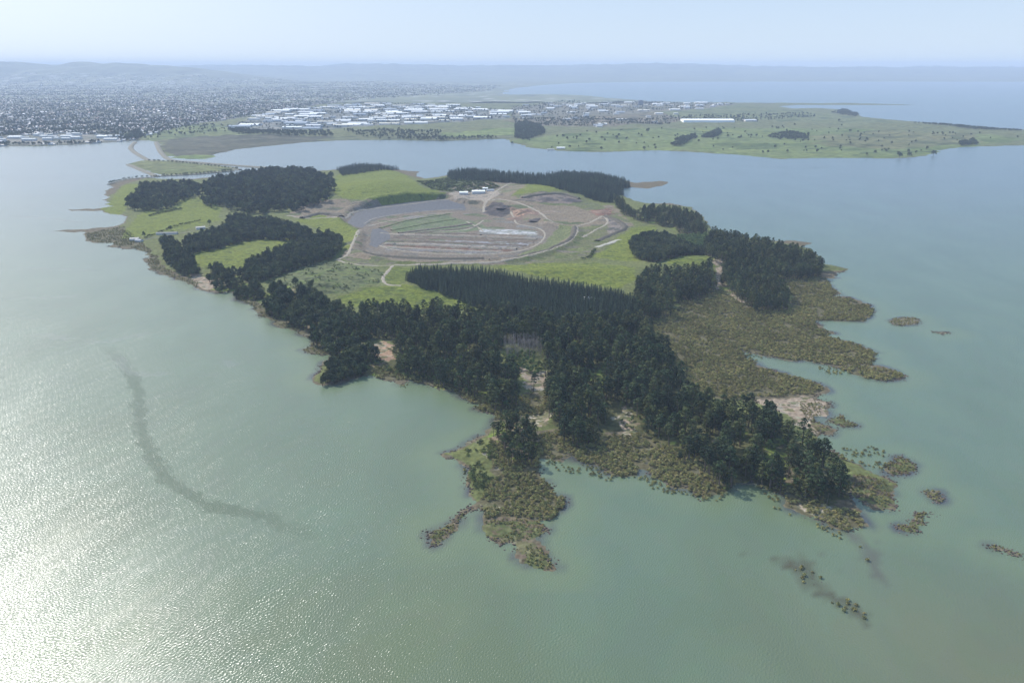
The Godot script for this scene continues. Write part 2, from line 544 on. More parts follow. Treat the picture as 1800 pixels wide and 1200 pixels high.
func build_quarry():
	struct("silt_pond", sheet(roughen(pts(SILTPOND), 8.0, 5.0), 1.25), M.silt, "long curved grey silt pond round the far side of the quarry")
	struct("silt_pond", sheet(roughen(pts(SILTPOND2), 8.0, 4.0), 1.254), M.silt, "small grey silt pond at the near end of the quarry")
	for a in [[L_HAULROAD, 7.0, "pale dirt haul road along the near side of the quarry"], [L_WESTROAD, 7.0, "dirt road up the western bank of the quarry"], [L_FARMROAD, 6.0, "gravel track from the haul road to the front paddock"],
			[L_RIMROAD, 6.0, "dirt road round the far rim behind the silt pond"], [L_INNERROAD, 5.0, "pale track round the inner quarry cells"], [L_NORTHROAD, 7.0, "dirt road curving past the spoil mounds"],
			[L_EASTROAD, 6.0, "dirt road winding through the eastern diggings"], [L_ARCROAD, 4.0, "arched track between the silt pond and the green cell"], [L_ARCROAD2, 4.0, "second arched track beside the green cell"],
			[L_CELLROAD, 6.0, "track between the two groups of quarry cells"], [L_CELLROAD2, 5.0, "short track at the end of the green cell"], [L_YARDROAD, 6.0, "road from the quarry yard over the back paddock"]]:
		struct("road", ribbon(pts(a[0]), a[1] * 0.7, 0.3, 1.4, isl, -99.0, 0.9), M.road, a[2])
	struct("road", ribbon(pts(L_DAMTRACK), 8.0, 0.3, 1.4, isl, -99.0, 0.6), M.paleroad, "broad white gravel strip on the eastern grass")
	struct("road", ribbon(pts(L_WESTTRACK), 3.0, 0.25, 1.0, isl, -99.0, 0.5), M.bank, "thin farm track across the western paddock")
	var k := 0
	for b in [L_BERM0, L_BERM1, L_BERM2, L_BERM3, L_BERM4, L_BERM5, L_BERM6, L_BERM7, L_BERM8, L_BERM9]:
		var o := put("earth_berm", ribbon(pts(b), [3.0, 5.0, 2.2, 4.5, 2.6, 3.0, 4.0, 3.0, 3.0, 4.0][k], [2.2, 1.4, 1.8, 2.4, 1.2, 1.6, 1.8, 2.0, 1.5, 1.8][k], 3.0, isl, -99.0, 1.3), M.bermgrass if k in [6, 9] else (M.berm if k in [0, 3, 4] else M.bermdark))
		tag(o, ["longest earth berm across the lower quarry cell, farthest of its rows", "earth berm second from the far side of the lower quarry cell", "earth berm in the middle of the lower quarry cell", "earth berm second from the near side of the lower quarry cell", "earth berm nearest the inner track of the lower cell",
			"short earth berm between the two quarry cells", "grassy berm along the top of the green cell", "earth berm slanting under the green cell", "short earth berm at the right foot of the green cell", "grassy curved berm between silt pond and green cell"][k], "berm", "earth berms in the quarry")
		k += 1
	k = 0
	for b in [L_BANK0, L_BANK1, L_BANK2, L_BANK3, L_BANK4]:
		var o := put("earth_bank", ribbon(pts(b), [4.0, 5.0, 6.0, 4.0, 5.0][k], [3.0, 2.6, 3.5, 2.4, 3.0][k], 5.0, isl, -99.0, 0.7), M.darkbank)
		tag(o, ["dark earth bank beside the curved haul road at the quarry's right", "dark earth bank round the eastern diggings", "dark scarp left of the silt pond", "dark bank along the near side of the quarry floor", "dark bank across the bare hill behind the quarry"][k], "earth bank", "dark earth banks of the quarry")
		k += 1
	# heaps of spoil
	k = 0
	for s in [[Vector2(-49.9, -1852.6), 16, 5.0, 0], [Vector2(-20.1, -1894.9), 13, 4.5, 0], [Vector2(6.3, -1772.6), 18, 4.0, 1], [Vector2(33.0, -1864.0), 15, 4.0, 1], [Vector2(55.6, -1738.1), 14, 3.0, 0], [Vector2(140.0, -1984.6), 22, 6.0, 0], [Vector2(83.8, -1981.0), 20, 5.0, 0], [Vector2(208.7, -1841.2), 18, 4.0, 1]]:
		var st := SurfaceTool.new()
		st.begin(Mesh.PRIMITIVE_TRIANGLES)
		st.set_smooth_group(0)
		var R: float = s[1]
		for ring in 6:
			for seg in 18:
				var corner := []
				for c in [[ring, seg], [ring + 1, seg], [ring + 1, seg + 1], [ring, seg + 1]]:
					var a: float = TAU * (c[1] % 18) / 18.0
					var r: float = R * c[0] / 6.0 * (1.0 + 0.35 * rough_noise.get_noise_2d(cos(a) * 40.0 + k * 100.0, sin(a) * 40.0))
					var f: float = 1.0 - c[0] / 6.0
					corner.append(Vector3(cos(a) * r * 1.5, s[2] * (f * f * (3.0 - 2.0 * f)) * (1.0 + 0.4 * rough_noise.get_noise_2d(cos(a) * r * 6.0, sin(a) * r * 6.0 + k * 50.0)) - 1.2 * (1.0 - f), sin(a) * r))
				for t in [0, 2, 1, 0, 3, 2]:
					st.add_vertex(corner[t])
		st.generate_normals()
		var o := put("spoil_heap", st.commit(), grainy(mat(0.13, 0.11, 0.105), M.grain2, 14) if s[3] == 0 else grainy(mat(0.30, 0.20, 0.15), M.grain2, 14))
		o.position = Vector3(s[0].x, isl.at(s[0].x, s[0].y), s[0].y)
		tag(o, ["dark spoil heap left of the quarry tracks below the yard", "dark spoil heap just below the white sheds", "reddish spoil heap in the bend of the inner track", "red brown spoil heap beside the northern dirt road", "low dark spoil heap at the right end of the cells", "large dark spoil heap on the bare hill", "dark spoil heap at the left of the bare hill", "red spoil heap at the eastern diggings"][k], "spoil heap", "spoil heaps round the quarry")
		k += 1

# ------------------------------------------------------------------ water
func near_line(p: Vector2, l: PackedVector2Array) -> Vector2:
	var best := 1e9
	var along := 0.0
	for i in l.size() - 1:
		var q := Geometry2D.get_closest_point_to_segment(p, l[i], l[i + 1])
		var d := p.distance_to(q)
		if d < best:
			best = d
			along = (i + 0.5) / (l.size() - 1)
	return Vector2(best, along)

func build_water():
	var xs := PackedFloat32Array()
	var zs := PackedFloat32Array()
	var x := -560.0
	while x <= 760.0:
		xs.append(x); x += 5.0
	var s := 6.0
	x = 760.0
	while x < 26000.0:
		x += s; s *= 1.16
		xs.append(x)
	s = 6.0
	x = -560.0
	while x > -26000.0:
		x -= s; s *= 1.16
		xs.append(x)
	xs.sort()
	var z := -320.0
	while z >= -1250.0:
		zs.append(z); z -= 5.0
	s = 6.0
	while z > -31000.0:
		zs.append(z); z -= s; s *= 1.06
	zs.append(z)
	s = 8.0
	z = -320.0
	while z < 6000.0:
		z += s; s *= 1.4
		zs.append(z)
	zs.sort()
	var nx := xs.size()
	var nz := zs.size()
	var vs := PackedVector3Array()
	var cs := PackedColorArray()
	var uv := PackedVector2Array()
	var ns := PackedVector3Array()
	var ix := PackedInt32Array()
	var reef := smooth_line(pts(L_REEF), 12.0)
	var reef2 := smooth_line(pts(L_REEF2), 12.0)
	for j in nz:
		for i in nx:
			var p := Vector2(xs[i], zs[j])
			vs.append(Vector3(p.x, 0, p.y))
			ns.append(Vector3.UP)
			var wx := 14.0 * soft.get_noise_2d(p.x * 0.9, p.y * 0.9)
			var wz := 14.0 * soft.get_noise_2d(p.x * 0.9 + 400.0, p.y * 0.9)
			uv.append(Vector2(p.x + wx + p.y * 0.13, p.y + wz - p.x * 0.13) / 62.0)
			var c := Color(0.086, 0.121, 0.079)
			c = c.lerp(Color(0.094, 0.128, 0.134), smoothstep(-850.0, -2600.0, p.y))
			if p.y > -4000.0:
				var n := soft.get_noise_2d(p.x * 0.5, p.y * 0.5)
				var n2 := soft.get_noise_2d(p.x * 1.6 + 60.0, p.y * 0.8)
				c = c.lerp(Color(0.088, 0.112, 0.062), clampf(0.30 + 0.9 * n, 0, 1) * smoothstep(-900.0, -350.0, p.y))
				c = c.lerp(Color(0.108, 0.110, 0.062), smoothstep(80.0, 260.0, p.x) * smoothstep(-520.0, -360.0, p.y) * 0.6)
				c = c * (1.0 + 0.10 * n2)
				if p.y > -1260.0 and p.x > -600.0 and p.x < 780.0:
					var d := isl.look(M.sd, p.x, p.y) if p.x < 615.0 and p.y < -435.0 else -99.0
					c = c.lerp(Color(0.112, 0.143, 0.075), smoothstep(-45.0, -5.0, d) * 0.5)
					c = c.lerp(Color(0.05, 0.052, 0.052), smoothstep(-9.0, -1.0, d) * clampf(0.45 + 1.2 * fine.get_noise_2d(p.x * 0.7, p.y * 0.7), 0, 1))
					if p.x > 100.0 and p.y > -620.0:
						var r := near_line(p, reef)
						var jag := 1.0 + 1.0 * fine.get_noise_2d(p.x * 1.6, p.y * 1.6)
						var wide := 8.0 * (1.0 - 0.7 * r.y)
						c = c.lerp(Color(0.060, 0.060, 0.034), clampf((1.0 - smoothstep(wide * 0.4, wide * 1.5, r.x * jag)) * (0.85 + 0.8 * fine.get_noise_2d(p.x * 2.5, p.y * 2.5)), 0, 1))
						r = near_line(p, reef2)
						c = c.lerp(Color(0.070, 0.066, 0.050), clampf((1.0 - smoothstep(1.0, 7.0, r.x * jag)) * 0.7, 0, 1))
			cs.append(c)
	for j in nz - 1:
		for i in nx - 1:
			var k := j * nx + i
			ix.append_array([k, k + 1, k + nx, k + 1, k + nx + 1, k + nx])
	var a := []
	a.resize(Mesh.ARRAY_MAX)
	a[Mesh.ARRAY_VERTEX] = vs
	a[Mesh.ARRAY_NORMAL] = ns
	a[Mesh.ARRAY_TEX_UV] = uv
	a[Mesh.ARRAY_COLOR] = cs
	a[Mesh.ARRAY_INDEX] = ix
	var am := ArrayMesh.new()
	am.add_surface_from_arrays(Mesh.PRIMITIVE_TRIANGLES, a)
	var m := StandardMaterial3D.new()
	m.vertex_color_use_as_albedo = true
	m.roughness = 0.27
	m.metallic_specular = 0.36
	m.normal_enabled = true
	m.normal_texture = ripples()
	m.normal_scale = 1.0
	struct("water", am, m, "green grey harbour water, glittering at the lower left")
	# calm slicks and streaks lying on the surface
	var calm := StandardMaterial3D.new()
	calm.vertex_color_use_as_albedo = true
	calm.transparency = BaseMaterial3D.TRANSPARENCY_ALPHA
	calm.roughness = 0.26
	calm.metallic_specular = 0.36
	var foam := StandardMaterial3D.new()
	foam.vertex_color_use_as_albedo = true
	foam.transparency = BaseMaterial3D.TRANSPARENCY_ALPHA
	foam.roughness = 0.45
	foam.metallic_specular = 0.5
	struct("water_slick", slick(pts(L_SLICK), 7.5, Color(0.084, 0.118, 0.074), 0.27, 0.012), calm, "dark calm slick curving across the glittering water")
	var k := 0
	for l in [L_STREAK0, L_STREAK1, L_STREAK2, L_STREAK3, L_STREAK4, L_STREAK5, L_STREAK6, L_STREAK7, L_STREAK8]:
		struct("foam_streak", slick(pts(l), 9.0 if k != 1 else 7.0, Color(0.26, 0.29, 0.28), 0.13, 0.016 + 0.004 * k), foam, "")
		k += 1

# a tileable sea of short wind waves as a normal map
func ripples() -> ImageTexture:
	var n := 1024
	var cs := PackedFloat32Array()
	cs.resize(n)
	for i in n: cs[i] = cos(TAU * i / n)
	var sx := PackedFloat32Array(); sx.resize(n * n)
	var sz := PackedFloat32Array(); sz.resize(n * n)
	var w := RandomNumberGenerator.new()
	w.seed = 1234
	for q in 40:
		var k := 24.0 * pow(7.0, w.randf())
		var a := 0.55 + w.randfn(0.0, 0.75)
		var kx := roundi(cos(a) * k)
		var kz := roundi(sin(a) * k)
		var len := sqrt(kx * kx + kz * kz) + 0.001
		var amp := 0.034 * (1.0 if k > 40.0 else 0.6)
		var ax := amp * kx / len
		var az := amp * kz / len
		var ph := w.randi() % n
		for j in n:
			var p := (ph + kz * j) & 1023
			var r := j * n
			for i in n:
				var c := cs[p]
				sx[r + i] += ax * c
				sz[r + i] += az * c
				p = (p + kx) & 1023
	var d := PackedByteArray()
	d.resize(n * n * 3)
	for i in n * n:
		var x := sx[i]
		var z := sz[i]
		var l := 127.0 / sqrt(1.0 + x * x + z * z)
		d[i * 3] = int(127.5 + x * l + 0.5)
		d[i * 3 + 1] = int(127.5 + z * l + 0.5)
		d[i * 3 + 2] = int(127.5 + l)
	return ImageTexture.create_from_image(Image.create_from_data(n, n, false, Image.FORMAT_RGB8, d))

func slick(line: PackedVector2Array, w: float, col: Color, alpha: float, y: float) -> ArrayMesh:
	var p := smooth_line(line, 5.0)
	var n := p.size()
	var st := SurfaceTool.new()
	st.begin(Mesh.PRIMITIVE_TRIANGLES)
	var cols := 15
	for i in n:
		var d := (p[mini(i + 1, n - 1)] - p[maxi(i - 1, 0)]).normalized()
		var s := Vector2(-d.y, d.x)
		var e := smoothstep(0.0, 0.3, float(i) / n) * smoothstep(0.0, 0.2, 1.0 - float(i) / n)
		for k in cols:
			var u := (k / (cols - 1.0)) * 2.0 - 1.0
			var v := p[i] + s * u * w * 1.3
			var nn := fine.get_noise_2d(v.x * 1.2, v.y * 1.2) * 0.9 + fine.get_noise_2d(v.x * 4.0, v.y * 4.0) * 0.6 + rough_noise.get_noise_2d(v.x * 12.0, v.y * 12.0) * 0.4
			var f := clampf((1.0 - absf(u) * 1.25 + nn * 0.75) * 2.0, 0.0, 1.0)
			if absf(u) > 0.99: f = 0.0
			st.set_color(Color(col.r, col.g, col.b, f * alpha * e))
			st.set_normal(Vector3.UP)
			st.add_vertex(Vector3(v.x, y, v.y))
	for i in n - 1:
		for k in cols - 1:
			var a := i * cols + k
			for t in [a, a + cols, a + 1, a + 1, a + cols, a + cols + 1]:
				st.add_index(t)
	return st.commit()

# ------------------------------------------------------------------ mainland
func build_mainland():
	main = Land.new(-5000.0, -7600.0, 4900.0, -2460.0, 17.0)
	var mask := main.fill(main.blank(), roughen(pts(MAIN), 40.0, 26.0))
	mask = main.fill(mask, roughen(pts(TRIFIELD), 20.0, 6.0))
	var sd := main.signed(mask)
	for j in main.nz:
		for i in main.nx:
			var k := j * main.nx + i
			var x := main.x0 + i * main.c
			var z := main.z0 + j * main.c
			var s := sd[k]
			var h := clampf(s * 0.12, -3.0, 3.2)
			if s > 20.0 and z < -2900.0:
				h += smoothstep(20.0, 400.0, s) * (7.0 + 11.0 * soft.get_noise_2d(x * 0.35, z * 0.35) + 3.0 * soft.get_noise_2d(x * 1.6, z * 1.6))
				h = maxf(h, 1.6)
			main.h[k] = h
	var im := Image.create_empty(2048, 2048, false, Image.FORMAT_RGB8)
	im.fill(lin(0.15, 0.165, 0.075))
	var all := pts(MAIN)
	patches(im, main, all, lin(0.17, 0.20, 0.08), 900, 20.0, 90.0)
	patches(im, main, all, lin(0.11, 0.12, 0.07), 900, 15.0, 70.0)
	paint(im, main, pts(CITY), lin(0.15, 0.155, 0.115))
	patches(im, main, pts(CITY), lin(0.09, 0.105, 0.07), 2600, 15.0, 60.0)
	patches(im, main, pts(CITY), lin(0.19, 0.20, 0.13), 900, 12.0, 50.0)
	patches(im, main, pts(CITY), lin(0.25, 0.24, 0.22), 900, 8.0, 30.0)
	for a in [[SHORESHEDS, lin(0.22, 0.21, 0.19)], [GREENA, lin(0.16, 0.19, 0.08)], [GREENB, lin(0.155, 0.20, 0.07)], [GREENC, lin(0.17, 0.19, 0.085)], [DARKF, lin(0.10, 0.098, 0.07)], [SHOREGRASS, lin(0.13, 0.14, 0.08)],
			[GREEND, lin(0.17, 0.21, 0.08)], [INDUST, lin(0.22, 0.22, 0.20)], [TAN, lin(0.20, 0.17, 0.12)], [RUNWAY, lin(0.16, 0.18, 0.085)], [TOWN, lin(0.19, 0.18, 0.14)], [PARK0, lin(0.165, 0.20, 0.075)], [BROWN, lin(0.17, 0.17, 0.085)], [TRIFIELD, lin(0.155, 0.17, 0.08)]]:
		var r := roughen(pts(a[0]), 40.0, 30.0)
		paint(im, main, r, a[1])
		var cc: Color = a[1]
		patches(im, main, r, Color(cc.r * 0.85, cc.g * 0.88, cc.b * 0.85), 260, 10.0, 60.0)
		patches(im, main, r, Color(cc.r * 1.1, cc.g * 1.08, cc.b * 1.05), 200, 10.0, 60.0)
	patches(im, main, pts(INDUST), lin(0.09, 0.10, 0.09), 300, 15.0, 50.0)
	speckle(im, 120000, 3, 0.2)
	struct("mainland_ground", main.mesh(-2.0), ground_material(im, 300.0), "hazy green and brown mainland behind the island")

func build_far_land():
	var g := Land.new(-19200.0, -30400.0, 19200.0, -7600.0, 80.0)
	var mask := g.fill(g.blank(), roughen(pts(MAIN), 150.0, 60.0))
	mask = g.fill(mask, roughen(pts(FARSHORE), 300.0, 200.0))
	var sd := g.signed(mask)
	var cs := PackedColorArray()
	cs.resize(g.nx * g.nz)
	for j in g.nz:
		for i in g.nx:
			var k := j * g.nx + i
			var x := g.x0 + i * g.c
			var z := g.z0 + j * g.c
			var s := sd[k]
			var h := clampf(s * 0.06, -4.0, 5.0)
			var n := soft.get_noise_2d(x * 0.10, z * 0.10)
			if s > 0.0:
				var e := smoothstep(0.0, 700.0, s)
				h += e * (8.0 + 16.0 * soft.get_noise_2d(x * 0.2, z * 0.2))
				var back := smoothstep(-18500.0, -28000.0, z)
				var bear := x / -z
				var high := 315.0 + 60.0 * exp(-pow((bear + 0.15) / 0.05, 2.0)) + 70.0 * exp(-pow((bear - 0.17) / 0.07, 2.0)) - 45.0 * smoothstep(0.2, 0.4, bear)
				h += back * (high + 75.0 * soft.get_noise_2d(x * 0.07, z * 0.07 + 90.0) + 50.0 * soft.get_noise_2d(x * 0.3, z * 0.3))
				var ridge := exp(-pow((z + 17500.0) / 1700.0, 2.0)) * smoothstep(-0.22, -0.46, bear)
				h += ridge * (365.0 + 60.0 * soft.get_noise_2d(x * 0.12, 30.0) + 50.0 * n)
				var midr := exp(-pow((z + 15500.0) / 1800.0, 2.0)) * smoothstep(-200.0, -4200.0, x)
				h += midr * (45.0 + 55.0 * n) * e
			h = minf(h, 466.0)
			g.h[k] = h
			var c := Color(0.07, 0.088, 0.05).lerp(Color(0.11, 0.125, 0.07), clampf(0.5 + 1.3 * n, 0, 1))
			c = c.lerp(Color(0.04, 0.052, 0.036), clampf(1.6 * fine.get_noise_2d(x * 0.09, z * 0.06), 0, 1))
			if s > 100.0 and rng.randf() < 0.05 and z > -16000.0:
				c = Color(0.34, 0.34, 0.33)
			cs[k] = c
	var m := StandardMaterial3D.new()
	m.vertex_color_use_as_albedo = true
	m.roughness = 0.95
	struct("hills", g.mesh(-3.0, cs), m, "far hills and plains fading into blue haze at the horizon")
	M.far = g

func build_canal():
	var k := 0
	for a in [L_DIKE0, L_DIKE1, L_DIKE2, L_DIKE3, L_DIKE4, L_DIKE5]:
		struct("canal_bank", ribbon(pts(a), [12.0, 12.0, 11.0, 9.0, 9.0, 8.0][k], [3.4, 3.4, 3.0, 2.8, 3.0, 1.8][k], 4.5, main, 0.0, 0.4), M.bank, ["left bank of the canal bending out from the mainland", "right bank of the canal running towards the island wood", "bank along the harbour side of the triangular field", "bank between the canal and the triangular field", "bank along the island side of the triangular field", "low causeway from the island shore to the canal field"][k])
		k += 1

# ------------------------------------------------------------------ plants
class Leaves:
	var v := PackedVector3Array()
	var c := PackedColorArray()
	var r := RandomNumberGenerator.new()
	func _init(sd: int):
		r.seed = sd
	func dir() -> Vector3:
		var y := r.randf_range(-1, 1)
		var a := r.randf() * TAU
		var s := sqrt(1.0 - y * y)
		return Vector3(cos(a) * s, y, sin(a) * s)
	func leaf(p: Vector3, n: Vector3, s: float, col: Color):
		var u := n.cross(dir()).normalized() * s
		var w := n.cross(u).normalized() * s
		v.append_array([p + u, p - u * 0.5 + w * 0.85, p - u * 0.5 - w * 0.85])
		c.append_array([col, col, col])
	func clump(at: Vector3, rad: Vector3, n: int, s: float, col: Color, low := -0.5):
		var tone := r.randf_range(0.72, 1.3)
		for i in n:
			var d := dir()
			if d.y < low:
				d.y = -d.y
			var nn := (d + dir() * 0.75).normalized()
			var f := tone * r.randf_range(0.75, 1.25)
			leaf(at + d * rad * r.randf_range(0.72, 1.06), nn, s * r.randf_range(0.7, 1.3), Color(col.r * f, col.g * f, col.b * f))
	func tube(a: Vector3, b: Vector3, ra: float, rb: float, col: Color, sides := 5):
		var d := (b - a).normalized()
		var u := d.cross(Vector3(0.3, 0.1, 1.0)).normalized()
		var w := d.cross(u)
		for i in sides:
			var p := u * cos(TAU * i / sides) + w * sin(TAU * i / sides)
			var q := u * cos(TAU * (i + 1) / sides) + w * sin(TAU * (i + 1) / sides)
			v.append_array([a + p * ra, a + q * ra, b + q * rb, a + p * ra, b + q * rb, b + p * rb])
			for k in 6: c.append(col)
	func mesh() -> ArrayMesh:
		var a := []
		a.resize(Mesh.ARRAY_MAX)
		a[Mesh.ARRAY_VERTEX] = v
		a[Mesh.ARRAY_COLOR] = c
		var m := ArrayMesh.new()
		m.add_surface_from_arrays(Mesh.PRIMITIVE_TRIANGLES, a)
		return m

const BARK := Color(0.12, 0.10, 0.085)

func make_tree(kind: String, variant: int) -> Array:     # [trunk, crown] at the kind's usual height
	var t := Leaves.new(variant * 31 + kind.hash() % 1000)
	var f := Leaves.new(variant * 57 + kind.hash() % 1000 + 7)
	var r := f.r
	var shape := variant % 3
	var shade := (variant / 3) % 3
	match kind:
		"pine":
			var H := 22.0
			var lean := Vector3(r.randf_range(-1.4, 1.4), 0, r.randf_range(-1.4, 1.4))
			t.tube(Vector3.ZERO, Vector3(0, H * 0.5, 0) + lean * 0.5, 0.5, 0.34, BARK, 6)
			t.tube(Vector3(0, H * 0.5, 0) + lean * 0.5, Vector3(0, H * 0.93, 0) + lean, 0.34, 0.10, BARK, 6)
			var col: Color = [Color(0.034, 0.050, 0.028), Color(0.052, 0.074, 0.035), Color(0.080, 0.092, 0.038)][shade]
			var low: float = [0.24, 0.38, 0.54][shape]
			var many: int = [26, 20, 17][shape]
			for i in many:
				var u := (i + r.randf()) / many
				var y := H * lerpf(low, 0.97, u)
				var wide := 4.6 * (1.0 - pow(u, 2.6)) * (0.5 + 0.5 * minf(1.0, u * 4.0)) + 0.5
				var a: float = i * 2.4 + r.randf()
				var d := wide * r.randf_range(0.35, 1.08)
				var at := Vector3(cos(a) * d, y, sin(a) * d) + lean * (y / H)
				t.tube(Vector3(0, y - d * 0.35, 0) + lean * (y / H), at, 0.12, 0.04, BARK, 3)
				f.clump(at, Vector3(1.8, 1.05, 1.8) * r.randf_range(0.65, 1.2), 28, 0.58, col)
			f.clump(Vector3(0, H * 0.95, 0) + lean, Vector3(1.3, 1.2, 1.3), 20, 0.55, col)
		"young":
			var H := 15.0
			t.tube(Vector3.ZERO, Vector3(0, H * 0.95, 0), 0.22, 0.05, BARK, 5)
			for i in 13:
				var u := (i + 0.3) / 13.0
				var y := H * lerpf(0.10, 0.98, u)
				var wide := 2.7 * pow(1.0 - u, 0.75) + 0.15
				var tone := r.randf_range(0.8, 1.2)
				for k in 22:
					var a := r.randf() * TAU
					var d := wide * r.randf_range(0.35, 1.0)
					var n := Vector3(cos(a) * 0.7, 0.8, sin(a) * 0.7) + f.dir() * 0.5
					var q := tone * r.randf_range(0.75, 1.25)
					f.leaf(Vector3(cos(a) * d, y - d * 0.35 + r.randf_range(-0.4, 0.4), sin(a) * d), n.normalized(), 0.62 * (0.55 + 0.45 * (1.0 - u)), [Color(0.032, 0.050, 0.034), Color(0.042, 0.064, 0.038), Color(0.052, 0.068, 0.036)][shade] * q)
		"broad", "light":
			var H := 13.0
			var col: Color = [Color(0.036, 0.050, 0.030), Color(0.055, 0.075, 0.034), Color(0.078, 0.092, 0.040)][shade] if kind == "broad" else [Color(0.105, 0.150, 0.055), Color(0.13, 0.165, 0.06), Color(0.085, 0.13, 0.05)][shade]
			t.tube(Vector3.ZERO, Vector3(0.2, H * 0.45, 0), 0.42, 0.26, BARK, 6)
			for i: int in [13, 11, 9][shape]:
				var a: float = i * 2.4 + r.randf()
				var u := r.randf()
				var d: float = [3.9, 3.3, 2.6][shape] * sqrt(u) * (1.2 if i % 2 else 0.85)
				var y: float = H * ([0.76, 0.80, 0.88][shape] - 0.40 * u) + r.randf_range(-1.0, 1.0)
				var at := Vector3(cos(a) * d, y, sin(a) * d)
				t.tube(Vector3(0.1, H * 0.36, 0), at, 0.15, 0.05, BARK, 3)
				f.clump(at, Vector3(2.1, 1.7, 2.1) * r.randf_range(0.75, 1.15), 46, 0.6, col)
			f.clump(Vector3(0, H * 0.55, 0), Vector3(3.6, 3.6, 3.6), 60, 0.7, col * 0.9)
		"dead":
			var H := 15.0
			var pale := Color(0.25, 0.215, 0.19)
			t.tube(Vector3.ZERO, Vector3(0.3, H, 0.2), 0.30, 0.06, pale, 5)
			for i in 14:
				var y := H * r.randf_range(0.3, 0.95)
				var a := r.randf() * TAU
				var l := 3.4 * (1.05 - y / H) + 0.7
				f.tube(Vector3(0, y, 0), Vector3(cos(a) * l, y + l * 0.6, sin(a) * l), 0.10, 0.03, pale, 3)
		"scrub":
			t.tube(Vector3.ZERO, Vector3(0, 1.6, 0), 0.12, 0.08, BARK, 4)
			var col: Color = [Color(0.060, 0.075, 0.038), Color(0.085, 0.105, 0.045), Color(0.13, 0.155, 0.05)][shade]
			for i in 5:
				var a := i * 1.3 + r.randf()
				f.clump(Vector3(cos(a) * 1.2, r.randf_range(1.0, 2.6), sin(a) * 1.2), Vector3(1.3, 1.1, 1.3), 26, 0.42, col, -0.2)
		"mangrove":
			for i in 4:
				t.tube(Vector3.ZERO, Vector3(cos(i * 1.6) * 0.8, 1.0, sin(i * 1.6) * 0.8), 0.07, 0.04, BARK, 3)
			var col: Color = [Color(0.172, 0.174, 0.070), Color(0.21, 0.204, 0.082), Color(0.228, 0.206, 0.090)][shade]
			for i in 6:
				var a := i * 1.05 + r.randf() * 0.6
				var d: float = 0.95 if i < 5 else 0.0
				f.clump(Vector3(cos(a) * d, r.randf_range(1.0, 1.7) + (0.5 if i == 5 else 0.0), sin(a) * d), Vector3(1.0, 0.8, 1.0) * r.randf_range(0.8, 1.15), 20, 0.36, col, -0.15)
	return [t.mesh(), f.mesh()]

const KIND := {
	"pine": ["pine_tree", "pine tree", 9, "pine_forest", "dense dark pine woods over the island's near half", "pines of the island woods", "pine", ["blackish", "dark green", "olive green"], ["bushy", "open", "bare stemmed"]],
	"young": ["conifer", "conifer", 6, "conifer_plantation", "dense dark conifer plantations of the island", "conifers of the plantations", "pointed conifer", ["blackish", "dark green", ""], ["narrow", "plain", "full"]],
	"broad": ["broadleaf_tree", "tree", 9, "broadleaf_wood", "dark rounded broadleaf woods and shelter belts of the island", "broadleaf trees of the island", "leafy tree", ["blackish", "dark green", "olive green"], ["wide", "round", "upright"]],
	"light": ["leafy_tree", "tree", 9, "leafy_thicket", "pale green leafy thicket between the dark woods", "pale green trees of the island", "tree", ["pale green", "bright green", "mid green"], ["wide", "round", "upright"]],
	"dead": ["bare_tree", "bare tree", 3, "bare_wood", "grey leafless trees in the wood", "bare trees at the clearing", "leafless tree", ["grey", "", ""], ["forked", "thin", "ragged"]],
	"scrub": ["scrub_bush", "bush", 9, "scrub", "low dark green scrub on the island's banks", "scrub bushes of the island", "scrub bush", ["dark green", "green", "yellow green"], ["low", "rounded", "ragged"]],
	"mangrove": ["mangrove_bush", "mangrove", 9, "mangrove_swamp", "olive brown mangrove swamp on the tidal flats", "mangrove bushes of the flats", "mangrove bush", ["dark olive", "olive", "brownish"], ["dense", "rounded", "ragged"]],
}

func describe(k: Array, variant: int, size: int, at: Vector3) -> String:
	var best := 1e9
	var where := ""
	for l in LANDMARKS:
		var d: float = l[1].distance_squared_to(Vector2(at.x, at.z))
		if d < best:
			best = d; where = l[0]
	return ("%s %s %s %s %s" % [["small", "middle sized", "large"][size], k[7][(variant / 3) % 3], k[8][variant % 3], k[6], where]).replace("  ", " ")

var gaps := []

func scatter(kind: String, p: PackedVector2Array, gap: float, smin: float, smax: float, label: String, group: String, thin := -2.0, wet := false):
	var lo := p[0]
	var hi := p[0]
	for v in p:
		lo = lo.min(v); hi = hi.max(v)
	var list: Array = planted.get_or_add(kind, [])
	var z := lo.y
	var row := 0
	while z < hi.y:
		var x := lo.x + (gap * 0.5 if row % 2 else 0.0)
		while x < hi.x:
			var q := Vector2(x + rng.randf_range(-0.42, 0.42) * gap, z + rng.randf_range(-0.42, 0.42) * gap)
			x += gap
			if not Geometry2D.is_point_in_polygon(q, p):
				continue
			if kind == "pine":
				var open := false
				for g in gaps:
					if Geometry2D.is_point_in_polygon(q, g): open = true
				if open: continue
			if thin > -1.5 and fine.get_noise_2d(q.x, q.y) + rng.randf_range(-0.12, 0.12) < thin:
				continue
			var y := isl.at(q.x, q.y)
			if y < -0.05 and not wet:
				continue
			add_plant(list, q, maxf(y, -0.3), rng.randf_range(smin, smax), label, group)
		z += gap * 0.87
		row += 1

func add_plant(list: Array, q: Vector2, y: float, s: float, label: String, group: String):
	list.append([Vector3(q.x, y - 0.1, q.y), s, rng.randf() * TAU, s / Vector3(q.x, y - 320.0, q.y).length(), label, group])

func single(kind: String, at: Vector2, s: float, label: String, group := ""):
	planted.get_or_add(kind, []).append([Vector3(at.x, isl.at(at.x, at.y) - 0.1, at.y), s, rng.randf() * TAU, 9.0, label, group])

